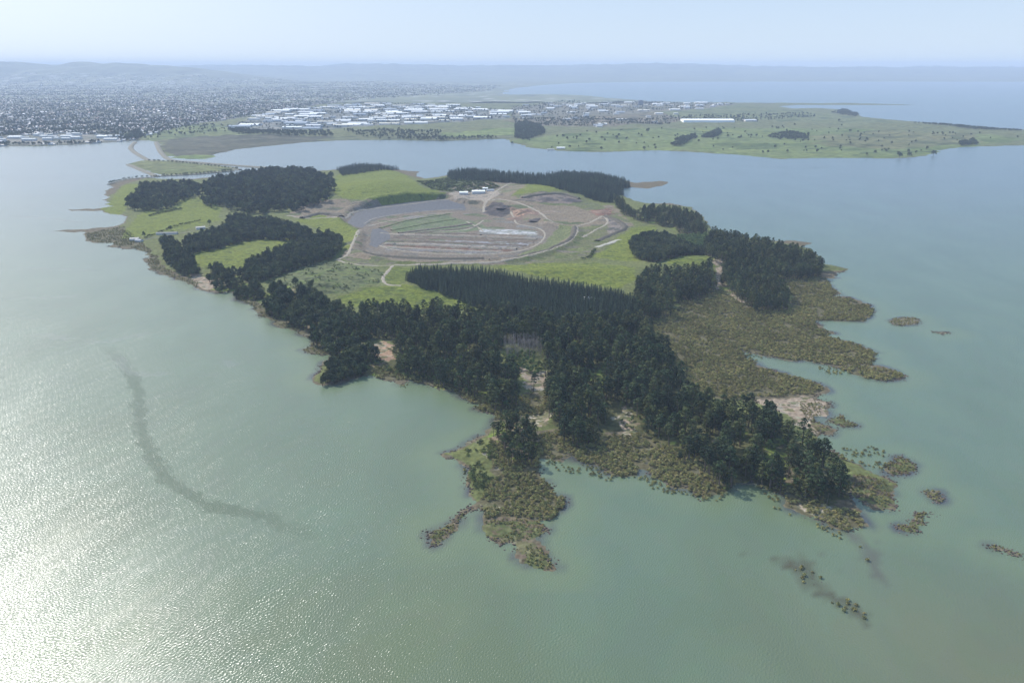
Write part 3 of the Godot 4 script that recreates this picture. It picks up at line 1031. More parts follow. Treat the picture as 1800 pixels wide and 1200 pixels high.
func grow(kind: String, shadow_most := 300):
	var list: Array = planted.get(kind, [])
	if list.is_empty():
		return
	var k: Array = KIND[kind]
	list.sort_custom(func(a, b): return a[3] > b[3])
	var sizes := []
	for a in list.slice(0, shadow_most): sizes.append(a[1])
	sizes.sort()
	var protos := []
	var full := []
	for i in k[2]:
		var m := make_tree(kind, i)
		var o := Node3D.new()
		put("trunk", m[0], M.leaf, o)
		put("crown", m[1], M.leaf, o)
		protos.append(o)
		var st := SurfaceTool.new()
		st.append_from(m[0], 0, Transform3D())
		st.append_from(m[1], 0, Transform3D())
		full.append(st.commit())
	var n := mini(shadow_most, list.size())
	for i in n:
		var a: Array = list[i]
		var o: Node3D = protos[i % protos.size()].duplicate()
		o.name = numbered(k[0])
		add_child(o, true)
		o.transform = Transform3D(Basis(Vector3.UP, a[2]).scaled(Vector3(a[1], a[1] * (0.92 + 0.16 * fposmod(a[2] * 7.0, 1.0)), a[1])), a[0])
		tag(o, a[4] if a[3] == 9.0 else describe(k, i % protos.size(), 0 if a[1] < sizes[sizes.size() / 3] else (1 if a[1] < sizes[sizes.size() * 2 / 3] else 2), a[0]), k[1], "" if a[3] == 9.0 else k[5])
	for o in protos: o.free()
	if list.size() > n:
		var mass := Node3D.new()
		mass.name = numbered(k[3])
		add_child(mass)
		tag(mass, k[4], "", "", "stuff")
		for v in full.size():
			var mine := []
			for i in range(n, list.size()):
				if i % full.size() == v: mine.append(list[i])
			crowd("plants", full[v], M.leaf, mine, mass)
	print(kind, " ", list.size())

func crowd(n: String, mesh: Mesh, mt: Material, list: Array, parent: Node) -> MultiMeshInstance3D:
	var mm := MultiMesh.new()
	mm.transform_format = MultiMesh.TRANSFORM_3D
	mm.use_colors = true
	mm.mesh = mesh
	mm.instance_count = list.size()
	for i in list.size():
		var a: Array = list[i]
		mm.set_instance_transform(i, Transform3D(Basis(Vector3.UP, a[2]).scaled(Vector3(a[1], a[1] * (0.92 + 0.16 * fposmod(a[2] * 7.0, 1.0)), a[1])), a[0]))
	for i in list.size():
		var p: Vector3 = list[i][0]
		var f := 0.70 + 0.60 * fposmod(p.x * 7.31 + p.z * 3.77, 1.0) + 0.4 * soft.get_noise_2d(p.x * 2.0, p.z * 2.0)
		mm.set_instance_color(i, Color(f * (1.0 + 0.12 * fposmod(p.x * 3.1, 1.0)), f, f * 0.97))
	var o := MultiMeshInstance3D.new()
	o.name = n
	o.multimesh = mm
	o.material_override = mt
	o.set_meta("kind", "stuff")
	parent.add_child(o, true)
	return o

func plant_island():
	for g in [GAP0, GAP1, GAP2, GAP3, GAP4, GAP5]: gaps.append(roughen(pts(g), 5.0, 8.0))
	scatter("pine", roughen(pts(W_SOUTH), 8.0, 14.0), 6.3, 0.55, 1.25, "tall dark pine in the big wood at the island's near end", "pines of the near wood", -0.03)
	scatter("pine", roughen(pts(W_MID), 8.0, 12.0), 6.8, 0.65, 1.15, "dark pine in the wood above the wide mangrove flat", "pines above the mangrove flat", -0.22)
	scatter("pine", roughen(pts(W_EASTPOINT), 8.0, 10.0), 6.6, 0.55, 1.0, "dark pine in the clump beside the sandy landing", "pines by the sandy landing", -0.25)
	scatter("pine", roughen(pts(W_EAST), 8.0, 10.0), 7.0, 0.6, 1.1, "dark pine in the wood on the eastern shore", "pines of the eastern shore", -0.28)
	scatter("pine", roughen(pts(W_NE), 8.0, 10.0), 8.0, 0.6, 0.95, "dark pine on the north eastern shore", "pines of the north eastern shore", -0.12)
	scatter("pine", roughen(pts(W_NECK), 6.0, 8.0), 6.5, 0.6, 0.9, "dark pine in the clump at the root of the southern spit", "pines at the root of the spit", -0.3)
	scatter("young", roughen(pts(W_PLANT), 10.0, 5.0), 5.0, 0.7, 1.2, "pointed dark conifer in the plantation below the quarry", "conifers of the plantation")
	scatter("young", roughen(pts(W_BACK), 10.0, 14.0), 7.0, 0.8, 1.55, "dark conifer in the belt along the island's far shore", "conifers along the far shore")
	scatter("young", roughen(pts(W_FARBANK), 10.0, 14.0), 7.5, 0.6, 1.1, "dark conifer in the belt behind the green hill", "conifers behind the green hill")
	scatter("broad", roughen(pts(W_WEST), 8.0, 13.0), 6.6, 0.6, 1.6, "big dark tree in the wood on the western shore", "trees of the western shore wood", 0.03)
	scatter("broad", roughen(pts(W_POINT), 6.0, 6.0), 5.0, 0.6, 0.95, "dark round tree on the small western headland", "trees on the small headland", -0.4)
	scatter("broad", roughen(pts(W_KNOLL), 8.0, 6.0), 6.5, 0.95, 1.25, "dark tree in the clump on the eastern knoll", "trees on the eastern knoll")
	scatter("broad", roughen(pts(W_NW), 8.0, 14.0), 9.0, 0.7, 1.5, "dark tree in the north western grove by the canal", "trees of the north western grove", -0.08)
	scatter("broad", roughen(pts(W_NORTH), 8.0, 34.0), 9.5, 0.7, 1.9, "big dark tree in the northern wood beyond the paddocks", "trees of the northern wood", -0.06)
	scatter("broad", roughen(pts(W_BELT), 8.0, 8.0), 7.5, 0.75, 1.45, "dark tree in the shelter belt above the bright paddock", "trees of the upper shelter belt")
	scatter("broad", roughen(pts(W_BELT2), 8.0, 8.0), 7.5, 0.8, 1.5, "dark tree in the shelter belt right of the bright paddock", "trees of the right shelter belt")
	scatter("broad", roughen(pts(W_BELT3), 8.0, 8.0), 7.0, 0.7, 1.35, "dark tree in the belt left of the bright paddock", "trees of the left shelter belt")
	scatter("broad", roughen(pts(W_BELT4), 8.0, 6.0), 6.0, 0.7, 1.1, "dark tree between the bright paddock and the shore", "trees below the bright paddock", 0.0)
	scatter("broad", pts(W_CLUMP0), 6.0, 0.6, 0.8, "dark tree at the edge of the near headland", "trees at the near headland")
	scatter("light", roughen(pts(W_LIGHT), 8.0, 5.0), 6.5, 0.8, 1.0, "pale green tree between the dark woods of the eastern shore", "pale trees of the eastern wood")
	scatter("light", roughen(pts(W_GULLY), 8.0, 5.0), 5.0, 0.3, 0.55, "bright green bush in the clearing of the near wood", "bushes in the clearing", -0.1)
	for p in [W_SOUTH, W_WEST, W_BELT4, W_NORTH, W_NECK]:
		scatter("light", roughen(pts(p), 8.0, 14.0), 22.0, 0.45, 0.95, "", "", -0.2)
	scatter("dead", pts(W_DEAD), 4.5, 0.8, 1.1, "grey leafless tree at the clearing in the near wood", "bare trees at the clearing")
	scatter("scrub", roughen(pts(W_NSCRUB), 8.0, 5.0), 6.0, 0.9, 1.5, "dark scrub bush on the flat behind the quarry yard", "scrub behind the quarry yard", -0.1)
	scatter("scrub", roughen(pts(W_SHOREBUSH), 8.0, 5.0), 5.0, 0.8, 1.4, "dark scrub bush above the western bay", "scrub above the western bay", -0.2)
	scatter("scrub", roughen(pts(W_NECKBUSH), 6.0, 4.0), 4.0, 0.6, 1.1, "dark scrub bush on the southern spit", "scrub on the southern spit", 0.0)
	scatter("scrub", pts(SCRUBSLOPE), 6.5, 0.45, 0.8, "low scrub bush on the rough slope left of the track", "scrub of the rough slope", 0.24)
	for p in [W_SOUTH, W_WEST, W_MID, W_BELT4, W_NE]:
		scatter("scrub", roughen(pts(p), 8.0, 14.0), 6.5, 0.5, 1.1, "undergrowth", "undergrowth", -0.05)
	for a in [[M_EAST, 3.1], [M_EASTSPIT, 3.3], [M_BAY, 3.0], [M_SPIT, 3.0], [M_SOUTH, 3.0], [M_TIP, 3.6], [M_SHOAL, 5.0]]:
		scatter("mangrove", roughen(pts(a[0]), 6.0, 7.0), a[1], 0.5, 1.2, "olive mangrove bush on the near tidal flat", "mangroves on the near flats", -0.38)
	for a in [M_WEST, M_SOUTHWEST]:
		scatter("mangrove", roughen(pts(a), 6.0, 7.0), 4.2, 0.45, 0.85, "low mangrove bush along the western shore", "mangroves along the western shore", -0.2)
	for a in [M_SPITHEAD, M_SPITTIP, M_ROCKSPIT, M_HEAD, M_ROCKS, ISLET0, ISLET2, ISLET3, ISLET4, ISLET5, ISLET6]:
		scatter("mangrove", roughen(pts(a), 6.0, 5.0), 3.0, 0.25, 0.7, "low olive bush on a rocky spit of the near shore", "bushes on the rocky spits", -0.3)
	for a in [S0, S1, S2, S3, S4, S5, S6, S7, S8, S9, S10, S11]:
		scatter("mangrove", pts(a), 4.6, 0.45, 0.95, "mangrove", "mangroves", -0.1, true)
	# trees that stand by themselves
	var tall := Vector2(296.9, -1797.7)
	var right := Vector2(379.2, -1744.1)
	for i in 11:
		var q := tall.lerp(right, (i + rng.randf_range(-0.25, 0.25)) / 10.0) + Vector2(0, rng.randf_range(-12, 12))
		single("pine", q, rng.randf_range(0.8, 1.15), "tall bare stemmed pine, %s from the left in the row against the north eastern water" % ["first", "second", "third", "fourth", "fifth", "sixth", "seventh", "eighth", "ninth", "tenth", "eleventh"][i], "pines standing against the water")
	for a in [[-701.5, -1635.2, 0.8, "dark round tree beside the long farm shed"], [-720.1, -1554.1, 0.9, "dark tree beside the shore houses"], [-638.8, -1685.2, 1.0, "leafy tree at the left end of the upper shelter belt"], [-592.9, -1800.6, 1.3, "big tree standing up from the upper shelter belt"], [-484.9, -1268.9, 0.9, "round tree at the near corner of the bright paddock"], [143.7, -617.9, 0.7, "lone dark tree on the southern mangrove flat"], [-173.3, -927.2, 0.8, "dark tree beside the orange bare bank"]]:
		single("broad", Vector2(a[0], a[1]), a[2], a[3])
	var hedge: Array = planted.get_or_add("scrub", [])
	for l in [L_HEDGE0, L_HEDGE1, L_HEDGE2]:
		for v in smooth_line(pts(l), 3.5 if l == L_HEDGE0 else 8.0):
			add_plant(hedge, v + Vector2(rng.randfn(0, 0.8), rng.randfn(0, 0.8)), isl.at(v.x, v.y), rng.randf_range(0.8, 1.4), "", "")
	shore_rocks()
	for k in ["pine", "young", "broad", "light", "dead", "scrub", "mangrove"]:
		grow(k)

func shore_rocks():
	var st := Leaves.new(5)
	var sp := SphereMesh.new()
	sp.radius = 1.0; sp.height = 1.5; sp.radial_segments = 7; sp.rings = 4
	var a: Array = sp.get_mesh_arrays()
	var vs: PackedVector3Array = a[Mesh.ARRAY_VERTEX]
	for i in a[Mesh.ARRAY_INDEX]:
		var p := vs[i]
		st.v.append(p * (1.0 + 0.5 * rough_noise.get_noise_3d(p.x * 40.0, p.y * 40.0, p.z * 40.0)))
		st.c.append(Color(0.075, 0.066, 0.058))
	var list := []
	for src in [SHORE, ISLET0, ISLET1, ISLET2, ISLET3, ISLET4, ISLET5, ISLET6, ISLET7]:
		var p := roughen(pts(src), 1.6, 9.0 if src == SHORE else 6.0)
		for v in p:
			if v.y < -1500.0 or fine.get_noise_2d(v.x * 0.8, v.y * 0.8) < (0.02 if src == SHORE else -0.4):
				continue
			for k in 2:
				var q := v + Vector2(rng.randfn(0, 2.0), rng.randfn(0, 2.0))
				list.append([Vector3(q.x, clampf(isl.at(q.x, q.y), -0.25, 0.5), q.y), rng.randf_range(0.3, 1.1), rng.randf() * TAU])
	for v in smooth_line(pts(L_REEF), 1.5):
		if rng.randf() < 0.45:
			list.append([Vector3(v.x + rng.randfn(0, 3.0), -0.3, v.y + rng.randfn(0, 3.0)), rng.randf_range(0.3, 0.7), rng.randf() * TAU])
	var o := crowd("shore_rocks", st.mesh(), M.leaf, list, self)
	tag(o, "dark wet rocks strewn along the shores of the spits", "", "", "stuff")
	print("rocks ", list.size())

func plant_mainland():
	var tree := make_tree("broad", 21)
	var tree2 := make_tree("broad", 22)
	var rnd := RandomNumberGenerator.new()
	rnd.seed = 404
	var list := []
	for b in [[B_SHELTER, 9.0, "shelter wood beside the industrial estate"], [B_WOOD, 10.0, "wood at the corner of the peninsula"], [B_LINE1, 9.0, "left dark tree belt on the green peninsula"], [B_LINE2, 9.0, "right dark tree belt on the green peninsula"], [B_LINE3, 13.0, "tree belt on the middle of the peninsula"], [B_SHORE, 18.0, "shore belt of the mainland"], [B_MID, 24.0, "belt before the industrial estate"], [B_TOP, 14.0, "trees by the peninsula inlet"], [B_HEAD, 8.0, "trees on the far peninsula shore"], [B_TOWN, 30.0, "trees of the airport town"], [B_EDGE, 12.0, "trees along the outer peninsula shore"], [B_R2, 40.0, "trees on the peninsula plain"], [B_CANAL, 12.0, "canal"], [INDUST, 42.0, "estate"], [TOWN, 38.0, "town"], [PARK0, 120.0, "meadow"], [GREENA, 45.0, "field"]]:
		var p := pts(b[0])
		var lo := p[0]
		var hi := p[0]
		for v in p:
			lo = lo.min(v); hi = hi.max(v)
		var count := int((hi.x - lo.x) * (hi.y - lo.y) / (b[1] * b[1]))
		for i in mini(count, 1500):
			var q := Vector2(rnd.randf_range(lo.x, hi.x), rnd.randf_range(lo.y, hi.y))
			if Geometry2D.is_point_in_polygon(q, p) and main.at(q.x, q.y) > 0.5:
				list.append([Vector3(q.x, main.at(q.x, q.y) - 0.2, q.y), rnd.randf_range(0.7, 1.3), rnd.randf() * TAU])
	var mass := Node3D.new()
	mass.name = "mainland_wood"
	add_child(mass)
	tag(mass, "dark belts and woods along the mainland shore and peninsula", "", "", "stuff")
	for k in 2:
		var st := SurfaceTool.new()
		var t: Array = tree if k == 0 else tree2
		st.append_from(t[0], 0, Transform3D())
		st.append_from(t[1], 0, Transform3D())
		M["farmesh%d" % k] = st.commit()
		var mine := []
		for i in list.size():
			if i % 2 == k: mine.append(list[i])
		crowd("plants", M["farmesh%d" % k], M.leaf, mine, mass)
	print("mainland trees ", list.size())
	# single trees on the green peninsula
	var proto := Node3D.new()
	put("trunk", tree[0], M.leaf, proto)
	put("crown", tree[1], M.leaf, proto)
	for a in [[237.4, -3833.5, 1.6, "dark tree on the peninsula beside the corner wood"], [247.9, -3711.3, 1.4, ""], [298.3, -3802.2, 1.3, ""], [321.7, -3897.5, 1.2, ""], [342.3, -3653.0, 1.3, ""], [403.8, -3711.3, 1.3, ""], [457.8, -3963.7, 1.2, ""], [477.7, -3771.4, 1.5, ""], [503.9, -3897.5, 1.4, ""], [659.4, -4032.1, 1.8, "tall dark tree alone between meadow and warehouse"], [801.1, -3541.6, 1.2, ""], [1180.4, -3176.8, 1.4, "dark tree on the peninsula shore under the long meadow"], [1231.2, -3337.5, 1.2, ""], [1386.1, -3133.6, 1.3, ""], [1456.0, -3198.8, 1.2, ""], [1432.3, -3030.4, 2.0, "largest of the dark trees at the peninsula's shore bend"], [1477.4, -3050.5, 1.9, ""], [1552.5, -3155.0, 1.2, ""], [1599.0, -3112.4, 2.1, "dark round tree alone at the shore bend of the peninsula"], [0.0, -3596.5, 1.3, "dark tree at the water's edge by the corner wood"], [51.1, -3711.3, 1.5, ""], [-1559.7, -4176.1, 1.6, "dark tree alone in the green field by the canal"], [1915.0, -4868.2, 1.7, "tall tree beside the farm on the peninsula plain"], [1821.3, -4583.9, 1.3, ""], [1575.6, -4629.0, 1.3, ""], [1145.6, -4067.2, 1.2, ""], [1152.7, -3897.5, 1.3, ""], [1018.6, -3897.5, 1.2, ""]]:
		var o: Node3D = proto.duplicate()
		o.name = numbered("meadow_tree")
		add_child(o, true)
		var s: float = a[2]
		o.transform = Transform3D(Basis(Vector3.UP, rnd.randf() * TAU).scaled(Vector3(s, s, s)), Vector3(a[0], main.at(a[0], a[1]) - 0.2, a[1]))
		tag(o, a[3] if a[3] else "small dark tree scattered on the green peninsula meadows", "tree", "trees on the peninsula meadows")
	proto.free()
	# shrubs along the canal banks
	var bush := make_tree("scrub", 9)
	var bp := Node3D.new()
	put("trunk", bush[0], M.leaf, bp)
	put("crown", bush[1], M.leaf, bp)
	for a in [[L_DIKE3, 17.0, "dark bush on the bank between canal and triangular field"], [L_DIKE4, 9.0, "dark bush on the near bank of the triangular field"], [L_DIKE5, 10.0, "dark bush on the low causeway off the island"]]:
		var l := smooth_line(pts(a[0]), 4.0)
		var run := 0.0
		for i in l.size() - 1:
			run += l[i].distance_to(l[i + 1])
			if run > a[1]:
				run = rnd.randf_range(-5.0, 2.0)
				var o: Node3D = bp.duplicate()
				o.name = numbered("bank_bush")
				add_child(o, true)
				var s := rnd.randf_range(1.2, 2.2)
				o.transform = Transform3D(Basis(Vector3.UP, rnd.randf() * TAU).scaled(Vector3(s, s, s)), Vector3(l[i].x, 1.6, l[i].y))
				tag(o, a[2], "bush", a[2].replace("dark bush", "bushes"))
	bp.free()

# ------------------------------------------------------------------ buildings
func roofed(w: float, d: float, h: float, rise: float, eave := 0.4) -> Array:   # [walls, roof]
	var a := BoxMesh.new()
	a.size = Vector3(w, h, d)
	var st := SurfaceTool.new()
	st.append_from(a, 0, Transform3D(Basis(), Vector3(0, h * 0.5, 0)))
	var walls := st.commit()
	var p := PrismMesh.new()
	p.size = Vector3(d + eave * 2.0, rise, w + eave * 2.0)
	st = SurfaceTool.new()
	st.append_from(p, 0, Transform3D(Basis(Vector3.UP, PI / 2), Vector3(0, h + rise * 0.5 + 0.02, 0)))
	return [walls, st.commit()]

func coloured(parts: Array, cols: Array) -> ArrayMesh:
	var v := PackedVector3Array()
	var c := PackedColorArray()
	for k in parts.size():
		var a: Array = parts[k].surface_get_arrays(0)
		var vs: PackedVector3Array = a[Mesh.ARRAY_VERTEX]
		var ix: PackedInt32Array = a[Mesh.ARRAY_INDEX]
		for i in ix:
			v.append(vs[i])
			c.append(cols[k])
	var a := []
	a.resize(Mesh.ARRAY_MAX)
	a[Mesh.ARRAY_VERTEX] = v
	a[Mesh.ARRAY_COLOR] = c
	var m := ArrayMesh.new()
	m.add_surface_from_arrays(Mesh.PRIMITIVE_TRIANGLES, a)
	return m

func building(n: String, at: Vector3, turn: float, parts: Array, wall: Material, roof: Material, label: String, category: String, group := "") -> Node3D:
	var o := base(n, at, turn)
	put("wall", parts[0], wall, o)
	put("roof", parts[1], roof, o)
	return tag(o, label, category, group)

func build_town():
	var rnd := RandomNumberGenerator.new()
	rnd.seed = 808
	var tones := [["white", mat(0.70, 0.70, 0.68, 0.7, 0.1)], ["pale grey", mat(0.48, 0.49, 0.50, 0.7, 0.1)], ["cream", mat(0.60, 0.56, 0.47, 0.7, 0.1)], ["blue grey", mat(0.28, 0.31, 0.35, 0.7, 0.1)]]
	var taken := []
	for z in [[INDUST, 190, 30.0, 135.0, "industrial estate"], [TOWN, 60, 30.0, 90.0, "airport town"], [SHORESHEDS, 34, 20.0, 60.0, "shore works"], [TAN, 18, 30.0, 70.0, "dirt works"]]:
		var p := pts(z[0])
		var lo := p[0]
		var hi := p[0]
		for v in p:
			lo = lo.min(v); hi = hi.max(v)
		lo.x = maxf(lo.x, -2600.0)
		var n := 0
		var tries := 0
		while n < z[1] and tries < 4000:
			tries += 1
			var q := Vector2(rnd.randf_range(lo.x, hi.x), rnd.randf_range(lo.y, hi.y))
			if not Geometry2D.is_point_in_polygon(q, p) or q.y < -7500.0 or main.at(q.x, q.y) < 1.0:
				continue
			var w := rnd.randf_range(z[2], z[3])
			var d := w * rnd.randf_range(0.35, 0.8)
			var ok := true
			for t in taken:
				if absf(t[0].x - q.x) < (t[1] + w) * 0.55 and absf(t[0].y - q.y) < (t[2] + d) * 0.6:
					ok = false
					break
			if not ok:
				continue
			taken.append([q, w, d])
			n += 1
			var h := rnd.randf_range(7.0, 11.0)
			var c: Array = tones[[0, 0, 0, 1, 1, 2, 3][rnd.randi() % 7]]
			var size := "long" if w > 95.0 else ("broad" if w > 60.0 else "small")
			building("warehouse", Vector3(q.x, main.at(q.x, q.y) - 0.5, q.y), rnd.randf_range(-0.12, 0.12), roofed(w, d, h, d * 0.05 + 0.6), M.wall, c[1], "%s %s roofed warehouse %s of the %s" % [size, c[0], ("in the front rows" if q.y > lerpf(lo.y, hi.y, 0.66) else ("in the middle" if q.y > lerpf(lo.y, hi.y, 0.33) else "in the back rows")) + (" at the left" if q.x < lerpf(lo.x, hi.x, 0.33) else (" at the right" if q.x > lerpf(lo.x, hi.x, 0.66) else "")), z[4]], "warehouse", "%s %s warehouses in the %s" % [size, c[0], z[4]])
	var big := Vector2(1165.9, -4970.8)
	building("warehouse", Vector3(big.x, main.at(big.x, big.y) - 0.5, big.y), -0.02, roofed(300, 120, 13, 5), M.white, tones[0][1], "very long white warehouse alone on the green peninsula", "warehouse")
	big = Vector2(1435.6, -5023.7)
	building("warehouse", Vector3(big.x, main.at(big.x, big.y) - 0.5, big.y), 0.05, roofed(70, 60, 9, 3), M.wall, tones[1][1], "grey warehouse at the right end of the very long white warehouse", "warehouse")
	# dark tower of the airport town
	big = Vector2(1106.3, -7204.8)
	var o := base("office_tower", Vector3(big.x, main.at(big.x, big.y) - 0.5, big.y))
	var bm := BoxMesh.new(); bm.size = Vector3(42, 38, 30)
	put("wall", bm, mat(0.16, 0.18, 0.21), o).position.y = 19.0
	var rm := BoxMesh.new(); rm.size = Vector3(20, 4, 16)
	put("roof", rm, mat(0.2, 0.2, 0.22), o).position.y = 40.0
	tag(o, "dark blocky tower rising over the airport town", "building")
	# houses of the suburb
	var shapes := []
	var hp := roofed(15, 10, 3.2, 2.6)
	var roofs := [Color(0.62, 0.62, 0.62), Color(0.34, 0.35, 0.37), Color(0.20, 0.12, 0.10), Color(0.12, 0.125, 0.14), Color(0.24, 0.22, 0.205)]
	var rmats := []
	for c in roofs:
		shapes.append(coloured(hp, [Color(0.42, 0.41, 0.38), c]))
		rmats.append(mat(c.r, c.g, c.b, 0.6))
	var p := pts(CITY)
	var sheds := pts(SHORESHEDS)
	var lists := [[], [], [], [], []]
	var near := []
	var trees := [[], []]
	var n := 0
	while n < 16500:
		var z := -3420.0 - 12500.0 * pow(rnd.randf(), 1.7)
		var q := Vector2(rnd.randf_range(-0.70, 0.02) * -z, z)
		var way := 0.9 * soft.get_noise_2d(snappedf(q.x, 700.0) * 3.0, snappedf(q.y, 900.0) * 3.0)
		var g := q.rotated(way)
		g.y = snappedf(g.y, 62.0) + (13.0 if rnd.randf() < 0.5 else -13.0) + rnd.randfn(0.0, 2.5)
		q = g.rotated(-way)
		if not Geometry2D.is_point_in_polygon(q, p) or Geometry2D.is_point_in_polygon(q, sheds):
			n += 1 if rnd.randf() < 0.2 else 0
			continue
		n += 1
		var y: float = main.at(q.x, q.y) if z > -7590.0 and q.x > -4990.0 else M.far.at(q.x, q.y)
		if y < 0.8:
			continue
		if soft.get_noise_2d(q.x * 0.5 + 700.0, q.y * 0.5) > -0.10:
			var e := [Vector3(q.x, y - 0.2, q.y), rnd.randf_range(0.8, 1.5), way + (PI / 2 if rnd.randf() < 0.4 else 0.0)]
			near.append(e)
		for k in 2:
			var w := q + Vector2(rnd.randf_range(-30, 30), rnd.randf_range(-30, 30))
			trees[rnd.randi() % 2].append([Vector3(w.x, y - 0.3, w.y), rnd.randf_range(0.6, 1.35), rnd.randf() * TAU])
	near.sort_custom(func(a, b): return a[0].z > b[0].z)
	var names := ["white", "grey", "red", "dark", "brown"]
	for i in near.size():
		var k: int = [0, 1, 1, 2, 3, 3, 4, 4][rnd.randi() % 8]
		var e: Array = near[i]
		if i < 300:
			var h := building("house", e[0], e[2], hp, M.wall, rmats[k], "%s %s roofed house in the suburb %s" % [["small", "middle sized", "large"][int((e[1] - 0.8) / 0.234)], names[k], "near the canal mouth" if e[0].x > -1500.0 else ("above the middle of the shore works" if e[0].x > -1900.0 else "towards the left end of the shore")], "house", "%s roofed houses of the suburb" % names[k])
			h.scale = Vector3.ONE * e[1]
		else:
			lists[k].append(e)
	var mass := Node3D.new()
	mass.name = "suburb"
	add_child(mass)
	tag(mass, "thousands of small hazy houses of the suburb across the water", "", "", "stuff")
	for k in 5:
		crowd("houses", shapes[k], M.paint, lists[k], mass)
	var wood := Node3D.new()
	wood.name = "suburb_greenery"
	add_child(wood)
	tag(wood, "dark garden trees between the houses of the suburb", "", "", "stuff")
	for k in 2:
		crowd("plants", M["farmesh%d" % k], M.leaf, trees[k], wood)
	print("houses ", near.size(), " garden trees ", trees[0].size() * 2)

func build_farm():
	var tones := [mat(0.74, 0.74, 0.72, 0.8, 0.1), mat(0.32, 0.32, 0.33, 0.8, 0.1), mat(0.45, 0.42, 0.38, 0.8, 0.1), mat(0.20, 0.195, 0.19, 0.8, 0.1)]
	for a in [[-691.6, -1593.7, 40.0, 10.0, 3.5, 3, 0.15, "farm_shed", "long low grey farm shed in the western paddock", "shed"], [-644.1, -1647.5, 18.0, 8.0, 4.0, 2, 0.5, "farm_shed", "white roofed shed at the end of the upper shelter belt", "shed"], [-731.7, -1537.7, 16.0, 10.0, 3.5, 2, 0.2, "house", "pale house by the western shore among dark trees", "house"], [-715.8, -1521.6, 13.0, 9.0, 3.2, 1, -0.3, "house", "grey house by the western shore behind the mud flat", "house"],
			[-125.8, -2104.1, 22.0, 14.0, 6.0, 0, 0.0, "quarry_shed", "left white shed in the yard above the quarry", "shed"], [-87.9, -2117.3, 34.0, 16.0, 7.0, 0, 0.1, "quarry_shed", "largest white shed in the yard above the quarry", "shed"], [-72.4, -2194.4, 14.0, 10.0, 5.0, 0, 0.0, "quarry_shed", "small white shed behind the largest shed of the quarry yard", "shed"], [-57.5, -2153.6, 20.0, 10.0, 4.0, 1, 0.1, "quarry_shed", "grey shed at the right of the quarry yard", "shed"],
			[63.0, -2368.5, 16.0, 9.0, 4.0, 0, 0.0, "farm_shed", "white shed on the back paddock before the far conifers", "shed"], [110.8, -1109.2, 18.0, 10.0, 4.0, 0, -0.1, "farm_shed", "white shed at the right end of the plantation", "shed"], [156.7, -3334.8, 30.0, 14.0, 5.0, 1, 0.0, "boat_shed", "grey boat shed at the peninsula's shore", "shed"], [199.7, -3361.8, 34.0, 16.0, 5.0, 0, 0.0, "boat_shed", "white boat shed at the peninsula's shore", "shed"]]:
		var y := isl.at(a[0], a[1]) if a[1] > -2720.0 else main.at(a[0], a[1])
		building(a[7], Vector3(a[0], y - 0.3, a[1]), a[6], roofed(a[2], a[3], a[4], a[3] * 0.16), M.wall, tones[a[5]], a[8], a[9], "")

